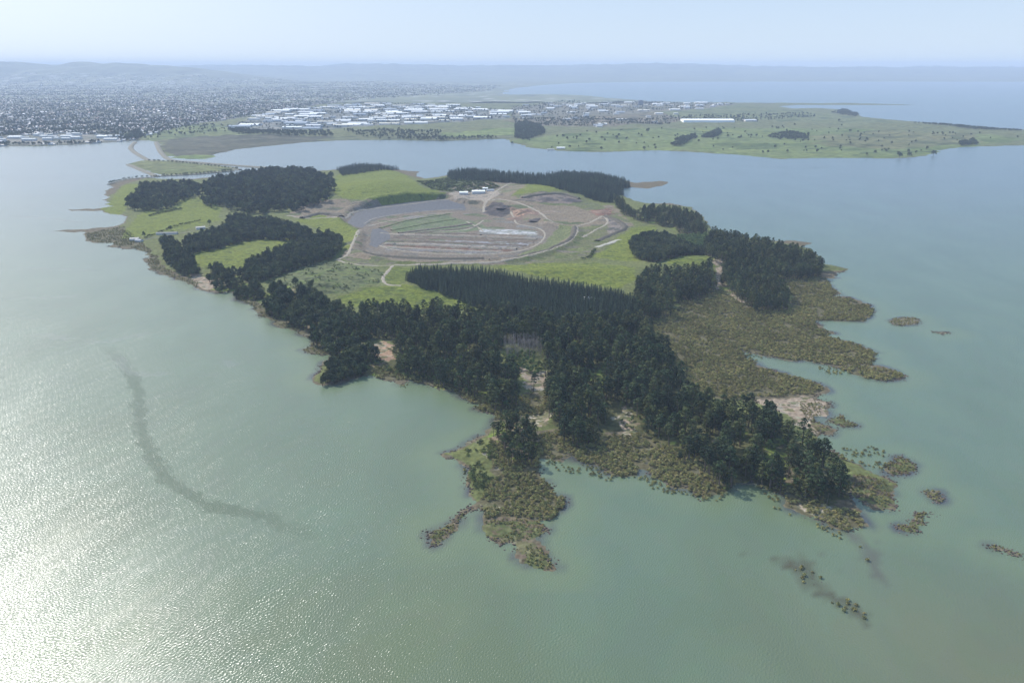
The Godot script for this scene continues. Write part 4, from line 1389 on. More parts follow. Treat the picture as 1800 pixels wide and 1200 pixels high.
const SHORE := [-1123.8,-2481.1,-1158.7,-2454.8,-1166.8,-2391.3,-1159.9,-2330.9,-1118.2,-2273.4,-1112.7,-2218.5,-1077.6,-2135.7,-1039.6,-2096.5,-1040.5,-2049.4,-1000.3,-2004.2,-1003.3,-1978.0,-966.2,-1952.4,-983.3,-1919.3,-1014.5,-1911.2,-1054.8,-1895.2,-998.5,-1879.4,-967.7,-1887.2,-927.0,-1841.0,-890.9,-1833.5,-868.5,-1804.1,-837.4,-1727.5,-841.2,-1701.2,-851.4,-1681.9,-889.9,-1663.1,-928.5,-1650.7,-939.6,-1638.5,-900.6,-1626.5,-874.6,-1632.5,-847.1,-1568.9,-823.9,-1536.1,-795.9,-1514.9,-766.1,-1525.4,-762.2,-1494.3,-721.6,-1464.3,-705.9,-1469.2,-669.1,-1440.2,-647.9,-1407.6,-646.5,-1376.4,-614.7,-1329.8,-592.0,-1289.9,-562.1,-1267.1,-534.9,-1244.9,-514.4,-1227.0,-490.6,-1199.3,-475.2,-1185.9,-458.0,-1169.5,-437.9,-1153.5,-425.3,-1166.3,-414.4,-1156.7,-398.5,-1125.7,-378.0,-1104.9,-362.1,-1084.8,-354.6,-1062.7,-342.0,-1041.3,-328.2,-1030.9,-316.3,-1015.7,-304.1,-998.4,-287.3,-977.0,-272.1,-974.6,-257.4,-958.6,-245.4,-940.8,-245.0,-921.5,-253.3,-905.0,-238.2,-892.9,-223.4,-887.0,-207.3,-883.1,-214.5,-867.7,-217.8,-847.4,-214.3,-829.6,-216.6,-812.4,-204.6,-789.5,-190.6,-794.3,-178.0,-807.4,-170.3,-815.8,-158.8,-820.9,-147.1,-814.1,-132.0,-807.4,-121.2,-795.9,-115.7,-791.1,-110.3,-805.8,-94.3,-799.2,-80.8,-784.7,-68.3,-778.4,-58.9,-770.7,-46.3,-755.6,-36.4,-739.6,-30.8,-727.0,-23.2,-717.4,-18.4,-700.2,-20.8,-686.1,-23.6,-672.6,-31.2,-667.8,-38.5,-658.3,-43.0,-646.8,-52.3,-634.6,-64.4,-630.2,-56.4,-622.7,-43.6,-614.3,-37.0,-599.1,-37.6,-584.5,-33.7,-570.5,-31.5,-552.7,-34.2,-545.8,-37.4,-533.3,-46.7,-524.5,-54.1,-512.0,-59.9,-494.9,-59.6,-488.5,-53.0,-490.6,-47.0,-500.7,-39.7,-515.1,-34.8,-525.2,-32.8,-535.0,-29.2,-540.8,-24.5,-532.5,-23.3,-523.7,-24.5,-512.0,-21.2,-500.7,-16.1,-492.7,-8.0,-489.9,-0.8,-492.7,2.8,-489.9,2.0,-479.4,5.8,-471.9,13.5,-465.3,21.0,-460.8,26.4,-462.7,30.6,-469.3,27.6,-478.7,21.9,-485.6,17.7,-492.7,16.7,-499.3,22.6,-503.7,28.9,-508.2,29.6,-512.7,23.2,-519.7,21.2,-523.7,32.1,-530.9,39.0,-538.3,42.1,-545.8,38.1,-552.7,33.7,-562.4,29.8,-575.1,26.2,-589.3,21.8,-599.1,25.6,-611.3,29.5,-624.9,37.0,-627.0,44.2,-623.8,51.8,-628.1,58.4,-617.5,67.3,-609.2,76.2,-611.3,82.8,-597.1,88.5,-586.4,97.8,-593.2,105.5,-607.2,113.5,-597.1,118.9,-587.4,125.5,-579.8,137.1,-573.3,148.0,-560.6,153.9,-557.1,161.7,-561.5,170.9,-571.4,184.5,-579.8,195.9,-587.4,203.6,-574.2,210.5,-559.7,209.2,-541.6,216.8,-538.3,222.6,-530.1,229.2,-518.9,233.0,-514.3,239.2,-506.7,246.8,-508.2,254.6,-512.0,265.4,-515.1,267.0,-523.7,266.9,-531.7,263.9,-539.1,264.2,-548.4,265.2,-559.7,264.2,-568.7,270.4,-552.7,274.9,-542.4,284.1,-541.6,293.0,-545.8,301.9,-559.7,308.2,-579.8,307.2,-591.3,301.3,-597.1,296.1,-604.1,291.7,-614.3,287.3,-628.1,284.0,-640.1,273.5,-645.7,273.5,-657.2,280.9,-667.8,294.3,-670.2,300.1,-679.9,296.2,-695.0,289.6,-705.4,302.8,-716.0,316.7,-734.0,318.6,-748.3,311.5,-755.6,322.3,-766.1,329.2,-780.0,329.7,-795.9,324.1,-807.4,310.8,-819.2,295.4,-829.6,285.0,-847.4,278.0,-856.5,273.2,-881.1,275.0,-905.0,283.1,-892.9,299.0,-883.1,321.1,-869.6,345.3,-863.9,361.4,-854.7,368.0,-838.4,373.7,-820.9,386.7,-807.4,402.9,-802.5,423.5,-807.4,434.7,-820.9,431.4,-838.4,417.6,-847.4,407.4,-856.5,434.3,-894.9,431.1,-911.1,423.6,-919.4,418.3,-932.2,407.2,-943.0,394.6,-958.6,410.1,-965.4,406.1,-981.7,404.6,-1005.7,399.0,-1025.8,416.1,-1020.7,451.9,-1015.7,479.5,-1025.8,500.6,-1057.3,507.6,-1084.8,503.5,-1119.7,492.6,-1137.9,477.1,-1141.0,490.5,-1176.0,491.5,-1199.3,498.2,-1241.3,520.5,-1252.2,534.7,-1282.2,561.4,-1309.6,545.3,-1329.8,533.6,-1350.6,548.4,-1407.6,553.2,-1449.7,545.8,-1489.2,557.9,-1499.4,572.7,-1520.1,552.6,-1541.4,487.8,-1546.8,447.1,-1603.0,417.7,-1663.1,424.3,-1754.6,434.4,-1833.5,428.5,-1935.7,391.7,-1995.4,336.8,-1986.7,305.1,-2040.2,291.6,-2135.7,285.7,-2197.2,309.7,-2251.1,338.2,-2273.4,379.3,-2251.1,428.8,-2307.6,463.1,-2379.0,437.4,-2403.8,358.1,-2366.8,343.2,-2403.8,277.5,-2481.1,176.1,-2521.6,104.1,-2481.1,0.0,-2521.6,-89.9,-2577.6,-180.8,-2591.9,-223.1,-2494.5,-264.4,-2454.8,-301.0,-2535.4,-299.6,-2636.0,-340.0,-2651.0,-394.5,-2697.0,-502.4,-2777.2,-563.6,-2697.0,-628.3,-2651.0,-702.2,-2651.0,-763.6,-2606.4,-827.4,-2577.6,-880.6,-2521.6,-961.3,-2454.8,-1041.8,-2441.9]
const DRY := [-1112.8,-2467.9,-1113.7,-2319.2,-1059.6,-2135.7,-979.3,-1911.2,-928.3,-1871.6,-875.9,-1826.0,-833.7,-1727.5,-834.0,-1688.3,-730.7,-1514.9,-668.0,-1454.5,-602.8,-1354.8,-562.0,-1289.9,-500.5,-1237.7,-454.1,-1182.6,-419.5,-1169.5,-384.1,-1137.9,-347.8,-1084.8,-328.0,-1057.3,-275.0,-1000.8,-242.1,-954.1,-201.7,-894.9,-215.7,-838.4,-214.7,-812.4,-204.8,-795.9,-184.1,-807.4,-163.4,-829.6,-159.0,-860.2,-128.6,-851.0,-93.1,-817.5,-60.1,-787.9,-29.2,-761.6,2.9,-754.1,14.8,-775.3,32.5,-772.2,27.4,-708.0,16.0,-688.7,-10.9,-701.5,-25.9,-664.2,-42.7,-641.2,-60.5,-631.3,-42.8,-617.5,-33.2,-599.1,-32.3,-561.5,-28.4,-544.1,-22.2,-552.7,-15.9,-570.5,-14.2,-599.1,0.0,-630.2,17.3,-630.2,23.5,-670.2,45.1,-682.4,51.6,-661.9,77.7,-664.2,95.0,-701.5,110.1,-673.8,129.5,-664.2,164.6,-635.7,163.7,-589.3,169.5,-575.1,191.2,-587.4,208.7,-591.3,227.0,-568.7,239.3,-552.7,253.3,-554.4,265.9,-552.7,286.5,-544.1,299.2,-559.7,305.3,-581.7,294.9,-601.1,284.9,-627.0,273.0,-645.7,275.6,-682.4,267.0,-721.5,253.0,-749.7,224.3,-749.7,193.1,-764.6,185.1,-812.4,184.3,-856.5,189.5,-958.6,175.6,-1030.9,221.2,-1070.9,263.0,-1137.9,301.2,-1176.0,327.3,-1144.1,339.8,-1099.1,395.2,-1090.5,428.2,-1209.6,437.7,-1267.1,503.1,-1282.2,557.0,-1305.6,542.6,-1338.0,545.1,-1398.5,549.7,-1454.5,545.4,-1494.3,478.3,-1552.3,445.6,-1597.2,416.2,-1656.9,421.8,-1754.6,429.2,-1833.5,424.4,-1935.7,336.8,-1986.7,305.1,-2040.2,288.6,-2135.7,285.7,-2197.2,328.5,-2284.7,341.5,-2391.3,276.1,-2467.9,175.2,-2507.9,0.0,-2507.9,-89.5,-2563.3,-179.9,-2577.6,-222.0,-2481.1,-273.3,-2441.9,-390.2,-2666.1,-496.7,-2744.5,-557.4,-2666.1,-755.5,-2577.6,-871.6,-2494.5,-951.6,-2429.0]
const PIT := [-365.7,-1724.7,-370.5,-1854.0,-330.9,-1950.9,-256.6,-2021.0,-167.5,-2067.3,-119.1,-1985.4,-69.5,-1968.0,0.0,-1854.0,72.3,-1691.7,117.5,-1647.5,119.2,-1588.0,96.9,-1500.7,61.8,-1431.4,9.9,-1372.2,-58.4,-1346.3,-136.3,-1346.3,-195.9,-1354.8,-251.5,-1394.4,-278.0,-1440.9,-301.6,-1611.3]
const ISLET0 := [498.2,-1018.2,516.4,-1033.5,531.8,-1038.7,543.5,-1030.9,546.2,-1020.7,525.1,-1003.3,508.0,-998.4,500.2,-1005.7]
const ISLET1 := [533.7,-972.3,549.1,-977.0,559.5,-967.7,545.7,-963.1]
const ISLET2 := [303.5,-700.2,312.8,-713.4,319.9,-717.4,322.9,-705.4,325.8,-693.7,317.4,-687.4,306.7,-687.4]
const ISLET3 := [321.1,-617.5,330.3,-627.0,338.7,-629.2,341.6,-617.5,339.6,-607.2,329.7,-594.2,319.9,-591.3,315.0,-597.1]
const ISLET4 := [325.5,-566.9,332.7,-571.4,337.7,-568.7,336.8,-559.7,336.8,-551.0,328.5,-549.2,324.4,-554.4]
const ISLET5 := [280.3,-516.6,290.6,-519.7,293.8,-515.8,299.9,-526.0,305.9,-532.5,320.5,-533.3,310.9,-526.8,304.1,-519.7,292.7,-508.2,285.6,-508.9]
const ISLET6 := [335.0,-489.9,341.0,-488.5,346.5,-484.2,353.9,-478.0,351.0,-473.3,342.9,-479.4,336.6,-485.6]
const ISLET7 := [690.7,-1536.1,712.2,-1563.3,738.0,-1597.2,716.6,-1563.3,691.7,-1530.7]
const ISLET8 := [490.2,-1536.1,530.5,-1541.4,565.4,-1514.9,538.5,-1499.4,498.6,-1509.7]
const PADDOCK := [-577.1,-1399.5,-556.9,-1447.2,-523.1,-1519.8,-511.4,-1570.7,-448.1,-1565.0,-409.9,-1520.1,-405.0,-1451.5,-419.9,-1422.4,-426.4,-1356.8,-439.6,-1319.6,-449.3,-1305.0,-497.7,-1294.6,-528.1,-1313.2]
const WESTFIELD := [-768.3,-1559.7,-796.9,-1647.5,-830.0,-1758.8,-859.8,-1861.4,-808.5,-1938.9,-755.4,-1982.0,-690.0,-1904.9,-642.5,-1751.8,-660.4,-1685.2,-685.0,-1611.3,-721.7,-1570.9]
const WESTFIELD2 := [-920.3,-1984.1,-848.4,-2040.0,-761.3,-2059.3,-732.8,-1965.6,-811.7,-1946.9,-861.2,-1876.9]
const SHOREFIELD := [-974.0,-1901.2,-1016.4,-2048.3,-1066.4,-2187.0,-1101.6,-2297.4,-1070.3,-2332.6,-969.2,-2085.3,-919.3,-1917.2,-890.7,-1831.1,-922.8,-1838.7]
const HILL := [-458.3,-2057.0,-537.6,-2482.4,-545.5,-2626.1,-492.1,-2718.8,-388.7,-2656.2,-323.8,-2506.7,-248.6,-2189.1,-166.6,-2155.5,-158.2,-2082.1,-213.5,-2020.8,-289.0,-1950.5,-370.8,-1946.8,-416.0,-1967.9]
const EASTFIELD := [-14.3,-2026.8,0.0,-2284.4,13.2,-2363.5,104.5,-2296.2,152.8,-2132.2,178.7,-2045.4,143.1,-2031.8,57.6,-2047.8]
const FRONTFIELD := [-253.7,-1115.3,-217.6,-1144.5,-170.8,-1170.2,-117.7,-1149.0,-72.7,-1125.8,-45.9,-1074.3,-86.5,-1065.8,-157.8,-1070.5,-221.4,-1072.8]
const SCRUBSLOPE := [-373.0,-1188.9,-376.2,-1297.2,-330.7,-1345.0,-289.8,-1335.4,-243.2,-1290.6,-201.3,-1260.0,-200.5,-1185.4,-240.8,-1134.2,-299.1,-1134.5,-340.7,-1166.0]
const STRIPFIELD := [-38.0,-1311.2,48.5,-1340.1,145.2,-1337.5,197.2,-1283.4,194.7,-1226.3,158.9,-1174.6,88.6,-1216.0,18.2,-1253.8]
const ROADSIDE := [-198.2,-1301.8,-151.5,-1306.3,-165.0,-1261.8,-165.9,-1184.6,-185.5,-1165.4,-197.9,-1213.5]
const POINTFIELD := [249.4,-1328.0,297.8,-1376.5,339.2,-1383.3,363.0,-1303.7,382.5,-1280.8,320.7,-1264.3,259.8,-1282.1]
const DAMFIELD := [139.9,-1384.7,173.4,-1490.4,236.2,-1656.4,298.4,-1675.1,297.0,-1597.9,231.3,-1521.6,216.8,-1419.7,248.3,-1321.8,194.8,-1347.8]
const WESTBANK := [-469.3,-1736.7,-442.5,-1837.3,-389.5,-1768.7,-343.3,-1672.0,-310.8,-1611.2,-297.6,-1479.4,-303.4,-1382.5,-328.5,-1335.6,-338.7,-1362.7,-323.0,-1478.8,-338.4,-1576.5,-396.8,-1635.1]
const EASTSLOPE := [117.5,-1647.4,192.5,-1689.2,249.5,-1667.1,195.8,-1516.3,139.9,-1384.7,58.2,-1340.0,-19.4,-1341.0,61.3,-1417.3,114.2,-1516.4]
const NORTHSCRUB := [-262.4,-2203.3,-166.0,-2371.7,-67.3,-2405.3,-46.9,-2227.8,-152.1,-2165.0,-232.1,-2133.5]
const QUARRY := [-511.5,-1802.1,-496.0,-1886.1,-465.4,-1940.5,-427.4,-1955.5,-355.4,-1937.2,-289.7,-1955.7,-174.4,-2065.0,-156.8,-2235.3,-83.3,-2379.4,8.4,-2403.9,39.4,-2250.3,0.0,-2025.5,86.8,-2057.3,157.5,-2033.3,197.2,-1924.2,239.6,-1937.6,254.3,-1683.8,227.8,-1610.3,183.5,-1543.1,140.8,-1393.8,48.3,-1335.0,-47.9,-1322.4,-193.3,-1335.6,-254.9,-1356.4,-295.5,-1382.9,-303.3,-1521.4,-310.6,-1623.1,-363.0,-1736.1,-439.1,-1821.8,-463.3,-1762.5]
const PITFLOOR := [-363.0,-1735.5,-364.7,-1850.4,-324.7,-1946.3,-252.1,-2006.8,-166.4,-2052.2,-111.9,-1980.5,-39.7,-1865.7,49.0,-1722.1,106.5,-1657.9,114.3,-1598.0,92.7,-1520.6,57.4,-1450.0,5.0,-1394.2,-59.3,-1367.7,-138.4,-1367.7,-198.9,-1376.4,-249.5,-1412.3,-277.2,-1459.7,-298.9,-1621.4]
const SILTPOND := [-372.4,-1782.6,-370.1,-1879.4,-332.6,-1960.9,-283.0,-2004.2,-214.8,-2058.6,-144.5,-2049.4,-118.9,-2004.2,-109.2,-1879.4,-147.6,-1895.2,-211.4,-1863.8,-271.0,-1818.7,-306.9,-1761.5,-312.7,-1701.2,-314.4,-1669.3,-343.0,-1694.7,-364.2,-1741.0]
const SILTPOND2 := [-289.9,-1650.7,-275.3,-1663.1,-249.3,-1614.7,-236.6,-1557.8,-247.9,-1514.9,-250.2,-1474.2,-270.5,-1494.3,-278.6,-1568.9]
const GREENCELL := [-255.7,-1675.6,-226.3,-1768.5,-154.3,-1811.3,-86.7,-1741.0,-45.1,-1663.1,-93.0,-1626.5,-161.6,-1614.7,-232.4,-1626.5]
const WHITECELL := [-65.0,-1656.9,0.0,-1650.7,52.3,-1626.5,43.3,-1591.5,-22.9,-1603.0,-67.4,-1626.5]
const INNER := [-315.1,-1701.2,-259.1,-1826.0,-160.4,-1887.2,-51.8,-1826.0,54.2,-1688.3,66.9,-1614.7,50.7,-1536.1,0.0,-1454.5,-71.5,-1416.7,-164.5,-1426.0,-227.6,-1464.3,-250.7,-1504.5,-239.8,-1580.1]
const EASTBENCH := [101.6,-1675.6,123.7,-1650.7,112.3,-1568.9,76.3,-1474.2,5.0,-1398.5,31.4,-1454.5,65.9,-1530.7,83.1,-1614.7]
const BAREHILL := [19.9,-2015.9,86.8,-2057.3,145.7,-2071.3,171.8,-1996.7,137.4,-1946.0,68.8,-1948.2,20.9,-1975.4]
const REDDIRT := [-6.7,-1879.8,40.1,-1890.3,65.1,-1835.9,57.3,-1793.6,6.4,-1793.8]
const DARKHEAP := [-68.2,-1928.4,-27.7,-1964.9,0.0,-1893.1,-19.1,-1794.0,-58.2,-1823.1]
const REDTOP := [182.0,-1862.1,226.8,-1885.1,227.9,-1805.7,190.3,-1787.2]
const YARD := [-168.0,-2094.8,-138.7,-2194.9,-62.6,-2230.4,-29.4,-2087.5,-56.5,-2002.1,-142.4,-2020.3]
const EASTDIRT := [208.1,-1811.6,226.7,-1753.2,246.4,-1678.8,225.9,-1621.9,188.5,-1587.7,203.8,-1682.3]
const NEARRIM := [-293.5,-1383.0,-256.5,-1365.7,-193.9,-1340.2,-200.9,-1321.1,-247.7,-1315.3,-290.0,-1355.3]
const HILLFOOT := [7.1,-2028.2,86.5,-2050.2,149.6,-2129.9,184.9,-2016.9,217.5,-1922.5,254.3,-1700.9,222.8,-1741.5,183.2,-1846.7,149.4,-1921.4,81.7,-1926.3,27.8,-1973.7]
const BARE0 := [-172.3,-920.8,-158.2,-927.1,-143.0,-908.3,-135.6,-865.0,-144.4,-853.8,-161.6,-876.4]
const BARE1 := [13.6,-705.8,27.9,-723.3,41.7,-720.6,35.1,-696.7,21.3,-686.5]
const BARE2 := [99.3,-715.2,112.6,-731.7,116.2,-701.9,115.7,-676.6,104.2,-669.3,100.1,-686.5]
const BARE3 := [244.9,-751.8,271.8,-754.7,303.8,-763.7,312.5,-747.4,303.3,-717.9,283.2,-696.7,283.1,-674.1,269.5,-680.3,264.8,-715.2,248.5,-734.5]
const BARE4 := [308.9,-1165.8,336.3,-1146.8,346.9,-1110.3,323.4,-1098.6,306.5,-1128.2]
const BARE5 := [-526.4,-1270.6,-488.9,-1248.3,-442.5,-1192.2,-457.0,-1178.9,-488.5,-1205.8]
const BARE6 := [5.0,-827.0,30.9,-815.0,43.0,-782.3,29.3,-766.8,15.0,-785.4]
const BARE7 := [253.2,-591.4,273.0,-570.6,260.4,-561.5,250.6,-578.0]
const BARE8 := [228.3,-559.7,239.2,-552.7,239.2,-540.8,226.8,-542.4]
const BARE9 := [226.2,-566.9,240.8,-551.0,237.4,-530.0,226.7,-530.0,221.7,-546.7]
const BARE10 := [-27.3,-632.6,-17.3,-628.3,-12.2,-619.7,-22.0,-621.9]
const BARE11 := [-27.1,-544.1,-13.2,-545.8,-10.4,-539.1,-23.8,-537.4]
const BARE12 := [-8.1,-499.2,4.1,-497.0,14.0,-489.8,9.9,-484.1,0.0,-491.9]
const BARE13 := [341.0,-1325.6,355.3,-1317.5,325.7,-1205.8,305.5,-1165.8]
const BARE14 := [92.0,-1140.5,133.2,-1134.4,151.1,-1104.4,128.7,-1092.8]
const BARE15 := [171.9,-566.9,185.0,-581.7,190.9,-578.0,178.7,-566.9]
const W_SOUTH := [-224.4,-1027.6,-199.0,-1038.2,-153.4,-1040.9,-83.2,-1024.9,-45.4,-1024.7,-15.3,-1035.4,43.8,-985.5,78.9,-967.3,117.9,-995.9,161.3,-990.6,172.4,-926.9,177.6,-838.4,174.1,-793.2,184.5,-735.6,207.5,-711.0,232.7,-694.3,244.4,-703.0,253.7,-666.1,260.7,-639.5,256.7,-606.3,267.5,-597.0,263.9,-572.7,261.6,-555.4,230.1,-550.0,210.4,-561.5,198.5,-566.4,177.1,-556.7,161.1,-560.3,156.9,-585.3,168.8,-606.8,146.9,-627.9,127.1,-655.0,108.7,-687.4,88.2,-669.9,78.9,-641.1,59.8,-639.3,43.2,-654.7,39.0,-683.0,33.9,-738.9,26.9,-788.3,35.4,-809.4,32.5,-870.0,-6.6,-890.5,-17.7,-842.5,0.0,-797.2,6.8,-739.3,-16.8,-729.9,-34.5,-754.4,-58.8,-773.0,-83.9,-790.9,-111.0,-816.5,-135.3,-831.3,-152.4,-929.9,-180.2,-930.5,-194.8,-941.9]
const W_WEST := [-357.7,-1138.3,-338.2,-1159.8,-295.9,-1141.9,-275.9,-1107.5,-247.4,-1095.4,-222.0,-1022.7,-178.8,-922.2,-160.2,-875.7,-152.3,-823.6,-164.8,-806.5,-182.6,-842.1,-214.7,-897.0,-233.0,-918.2,-265.8,-968.0,-311.7,-1030.5,-331.5,-1043.8]
const W_POINT := [-206.6,-817.4,-206.5,-842.3,-193.5,-857.0,-172.8,-849.2,-156.0,-825.6,-158.4,-803.4,-179.8,-788.8,-195.3,-777.6,-203.5,-787.3]
const W_PLANT := [-162.3,-1199.6,-155.7,-1262.5,-100.8,-1263.8,-36.3,-1249.1,26.3,-1202.4,86.0,-1179.3,149.8,-1137.0,172.0,-1106.2,168.4,-1037.6,133.5,-1001.7,73.4,-990.9,37.6,-1018.7,-15.3,-1037.9,-42.9,-1059.9,-81.7,-1114.8,-134.0,-1147.0]
const W_MID := [171.0,-1099.6,194.2,-1201.7,209.1,-1224.8,250.4,-1231.8,268.3,-1223.2,318.5,-1257.5,321.5,-1238.5,289.4,-1130.2,223.0,-1084.8,202.4,-1022.9,165.9,-1011.7]
const W_EASTPOINT := [334.5,-1247.3,357.2,-1265.3,410.4,-1257.6,408.6,-1160.8,380.8,-1055.4,334.2,-1055.4,325.6,-1104.4,321.1,-1191.3]
const W_KNOLL := [222.1,-1489.2,255.6,-1553.8,300.0,-1553.7,313.8,-1510.2,341.9,-1397.2,275.8,-1319.5,233.9,-1295.1,211.8,-1359.6]
const W_EAST := [372.0,-1509.9,390.9,-1553.8,435.4,-1520.8,474.0,-1468.2,510.1,-1418.8,518.4,-1328.7,494.9,-1248.6,446.5,-1228.9,385.6,-1235.3,365.0,-1260.1,327.7,-1290.5,337.1,-1394.4]
const W_LIGHT := [321.4,-1549.3,381.3,-1549.4,349.7,-1421.2,306.4,-1419.6]
const W_NE := [254.4,-2029.5,264.9,-1914.5,269.0,-1791.8,322.3,-1823.0,362.1,-1814.5,409.8,-1750.0,397.6,-1641.4,390.4,-1560.5,334.6,-1560.3,334.0,-1639.3,289.3,-1695.5,262.4,-1744.3,246.5,-1813.7]
const W_BACK := [-200.8,-2525.3,-126.1,-2584.6,0.0,-2484.2,84.7,-2424.0,175.2,-2511.1,272.3,-2437.3,334.6,-2275.7,312.1,-2158.4,262.2,-2071.2,239.4,-1974.4,207.6,-1990.3,177.5,-2069.9,119.5,-2130.8,63.8,-2280.6,-66.1,-2364.3,-183.0,-2380.0]
const W_FARBANK := [-569.4,-2637.6,-538.4,-2766.0,-403.8,-2766.0,-367.8,-2668.5,-454.1,-2607.0,-514.5,-2490.0]
const W_NW := [-967.2,-2063.6,-1036.5,-2276.3,-926.7,-2323.0,-862.8,-2246.4,-791.2,-2013.1,-818.5,-1967.0,-790.5,-1862.5,-827.5,-1831.8,-882.2,-1855.2,-950.9,-1989.4]
const W_NORTH := [-813.8,-2130.6,-870.6,-2358.0,-825.7,-2519.1,-742.9,-2669.1,-593.7,-2518.7,-529.7,-2368.4,-442.5,-2005.1,-444.1,-1908.6,-518.3,-1831.4,-590.5,-1812.4,-652.1,-1843.3,-729.6,-1920.9]
const W_BELT := [-616.8,-1736.9,-603.4,-1772.0,-567.4,-1736.7,-510.3,-1709.2,-445.2,-1644.4,-399.3,-1583.9,-385.7,-1503.8,-447.8,-1525.8,-500.5,-1537.4,-537.1,-1437.9,-571.9,-1383.4,-625.5,-1505.2,-599.5,-1584.0,-590.5,-1644.5]
const W_BELT2 := [-441.7,-1286.4,-423.4,-1366.1,-403.1,-1439.0,-398.5,-1503.4,-378.0,-1555.0,-344.7,-1555.1,-317.1,-1473.1,-307.3,-1375.2,-329.8,-1326.8,-363.9,-1254.8,-375.6,-1200.6,-404.8,-1209.5]
const W_BELT3 := [-660.9,-1499.3,-653.4,-1520.8,-583.4,-1402.2,-531.5,-1317.3,-502.9,-1250.1,-527.6,-1257.6,-586.4,-1335.0]
const W_BELT4 := [-493.6,-1259.0,-489.4,-1299.5,-430.0,-1260.3,-376.3,-1166.4,-353.2,-1109.7,-393.5,-1123.6,-444.2,-1169.7]
const W_NECK := [-14.5,-668.1,0.0,-693.2,15.7,-675.5,20.0,-639.8,14.3,-607.1,0.0,-603.0,-9.7,-619.9]
const W_NSCRUB := [-269.1,-2262.0,-203.8,-2429.5,-66.0,-2359.0,-31.2,-2226.8,-75.1,-2138.5,-208.4,-2120.5]
const W_GULLY := [-12.9,-856.4,25.9,-861.5,34.2,-824.2,27.4,-803.2,0.0,-812.4]
const W_DEAD := [-10.6,-891.2,30.3,-903.0,35.1,-849.5,-6.4,-846.2]
const W_SHOREBUSH := [-206.6,-920.9,-165.2,-841.7,-124.6,-823.0,-71.7,-785.6,-86.2,-813.0,-134.5,-849.6,-158.5,-878.9]
const W_NECKBUSH := [-40.2,-642.7,-20.6,-660.1,-12.2,-620.8,-17.5,-580.5,-22.1,-553.1,-30.5,-562.0,-34.6,-590.1]
const W_CLUMP0 := [240.5,-571.5,251.0,-575.2,256.4,-565.2,243.6,-554.9]
const GAP0 := [209.5,-613.1,225.3,-638.0,238.5,-643.1,231.9,-603.0,215.6,-585.5,207.8,-590.4]
const GAP1 := [85.6,-806.9,100.0,-828.0,101.9,-788.7,88.0,-756.9]
const GAP2 := [97.4,-700.5,114.5,-726.4,119.2,-693.7,112.4,-661.9,97.3,-656.6]
const GAP3 := [-89.1,-842.8,-71.0,-856.5,-62.4,-824.5,-76.8,-809.9]
const GAP4 := [-13.1,-871.0,30.3,-899.8,38.3,-816.5,26.9,-786.1,0.0,-793.3]
const GAP5 := [-174.0,-922.9,-138.5,-926.0,-127.8,-846.1,-155.3,-838.5]
const M_EAST := [167.4,-1038.1,212.3,-1056.6,242.5,-1098.6,268.0,-1134.4,297.4,-1178.9,315.8,-1165.8,326.5,-1110.3,344.3,-1087.1,396.4,-1087.1,424.0,-1188.8,439.1,-1263.1,498.7,-1270.6,495.0,-1223.2,488.0,-1178.9,475.6,-1137.4,494.5,-1122.2,504.9,-1078.6,498.3,-1053.9,478.3,-1025.1,452.5,-1017.5,401.5,-1022.6,400.5,-978.6,402.2,-960.1,406.5,-937.9,424.0,-912.4,431.6,-892.1,406.1,-853.8,367.4,-853.8,327.3,-868.8,293.7,-888.1,274.7,-904.2,272.3,-878.4,279.3,-850.2,295.2,-825.2,312.4,-815.0,323.7,-803.2,325.7,-785.4,315.4,-766.8,293.1,-766.8,242.9,-754.7,217.9,-747.4,194.0,-763.7,184.5,-809.9,184.3,-853.8,188.9,-955.6]
const M_EASTSPIT := [363.9,-844.7,386.7,-853.8,414.7,-841.1,429.7,-832.2,431.3,-816.7,402.3,-801.6,380.0,-806.6,369.7,-827.0]
const M_WEST := [-821.8,-1683.0,-734.3,-1552.9,-670.0,-1459.7,-600.9,-1350.6,-557.2,-1278.2,-498.9,-1233.8,-477.9,-1188.8,-521.4,-1233.8,-563.4,-1270.6,-596.8,-1301.5,-631.0,-1359.1,-647.7,-1412.3,-695.3,-1464.6,-753.9,-1499.8,-796.4,-1520.6,-834.4,-1552.9,-860.6,-1609.6,-839.8,-1657.9]
const M_SOUTHWEST := [-410.2,-1146.8,-381.0,-1128.2,-342.7,-1075.8,-314.8,-1038.1,-271.5,-992.9,-239.8,-944.5,-201.1,-892.1,-207.0,-882.3,-237.9,-892.1,-250.5,-902.2,-243.2,-922.9,-251.9,-951.1,-282.7,-973.9,-312.4,-1007.5,-341.7,-1040.7,-359.3,-1075.8,-387.7,-1110.3]
const M_BAY := [-160.5,-850.2,-127.7,-844.7,-86.1,-809.9,-60.1,-788.6,-29.1,-759.2,0.0,-754.7,23.5,-769.8,41.9,-760.7,39.0,-723.3,16.4,-709.8,-10.9,-701.9,-20.2,-684.0,-18.4,-699.3,-23.2,-715.2,-30.7,-726.1,-46.3,-754.7,-65.2,-776.0,-94.1,-798.3,-113.2,-804.9,-128.7,-806.6,-148.5,-815.0]
const M_SPIT := [-19.6,-662.1,0.0,-621.9,17.3,-628.3,25.0,-668.1,44.6,-674.1,51.2,-656.3,77.2,-659.8,74.0,-628.3,49.4,-628.3,30.3,-621.9,21.7,-597.3,26.5,-585.6,30.1,-572.4,34.0,-559.7,41.1,-544.1,32.1,-530.0,19.0,-522.0,0.0,-530.0,-21.3,-526.0,-25.0,-535.8,-28.7,-551.0,-20.4,-568.7,-15.9,-589.4,-20.7,-628.3]
const M_SPITHEAD := [-22.8,-522.0,0.0,-527.6,21.1,-520.4,29.1,-511.1,22.5,-502.9,14.2,-498.4,0.0,-494.1,-12.1,-491.2,-21.2,-501.4]
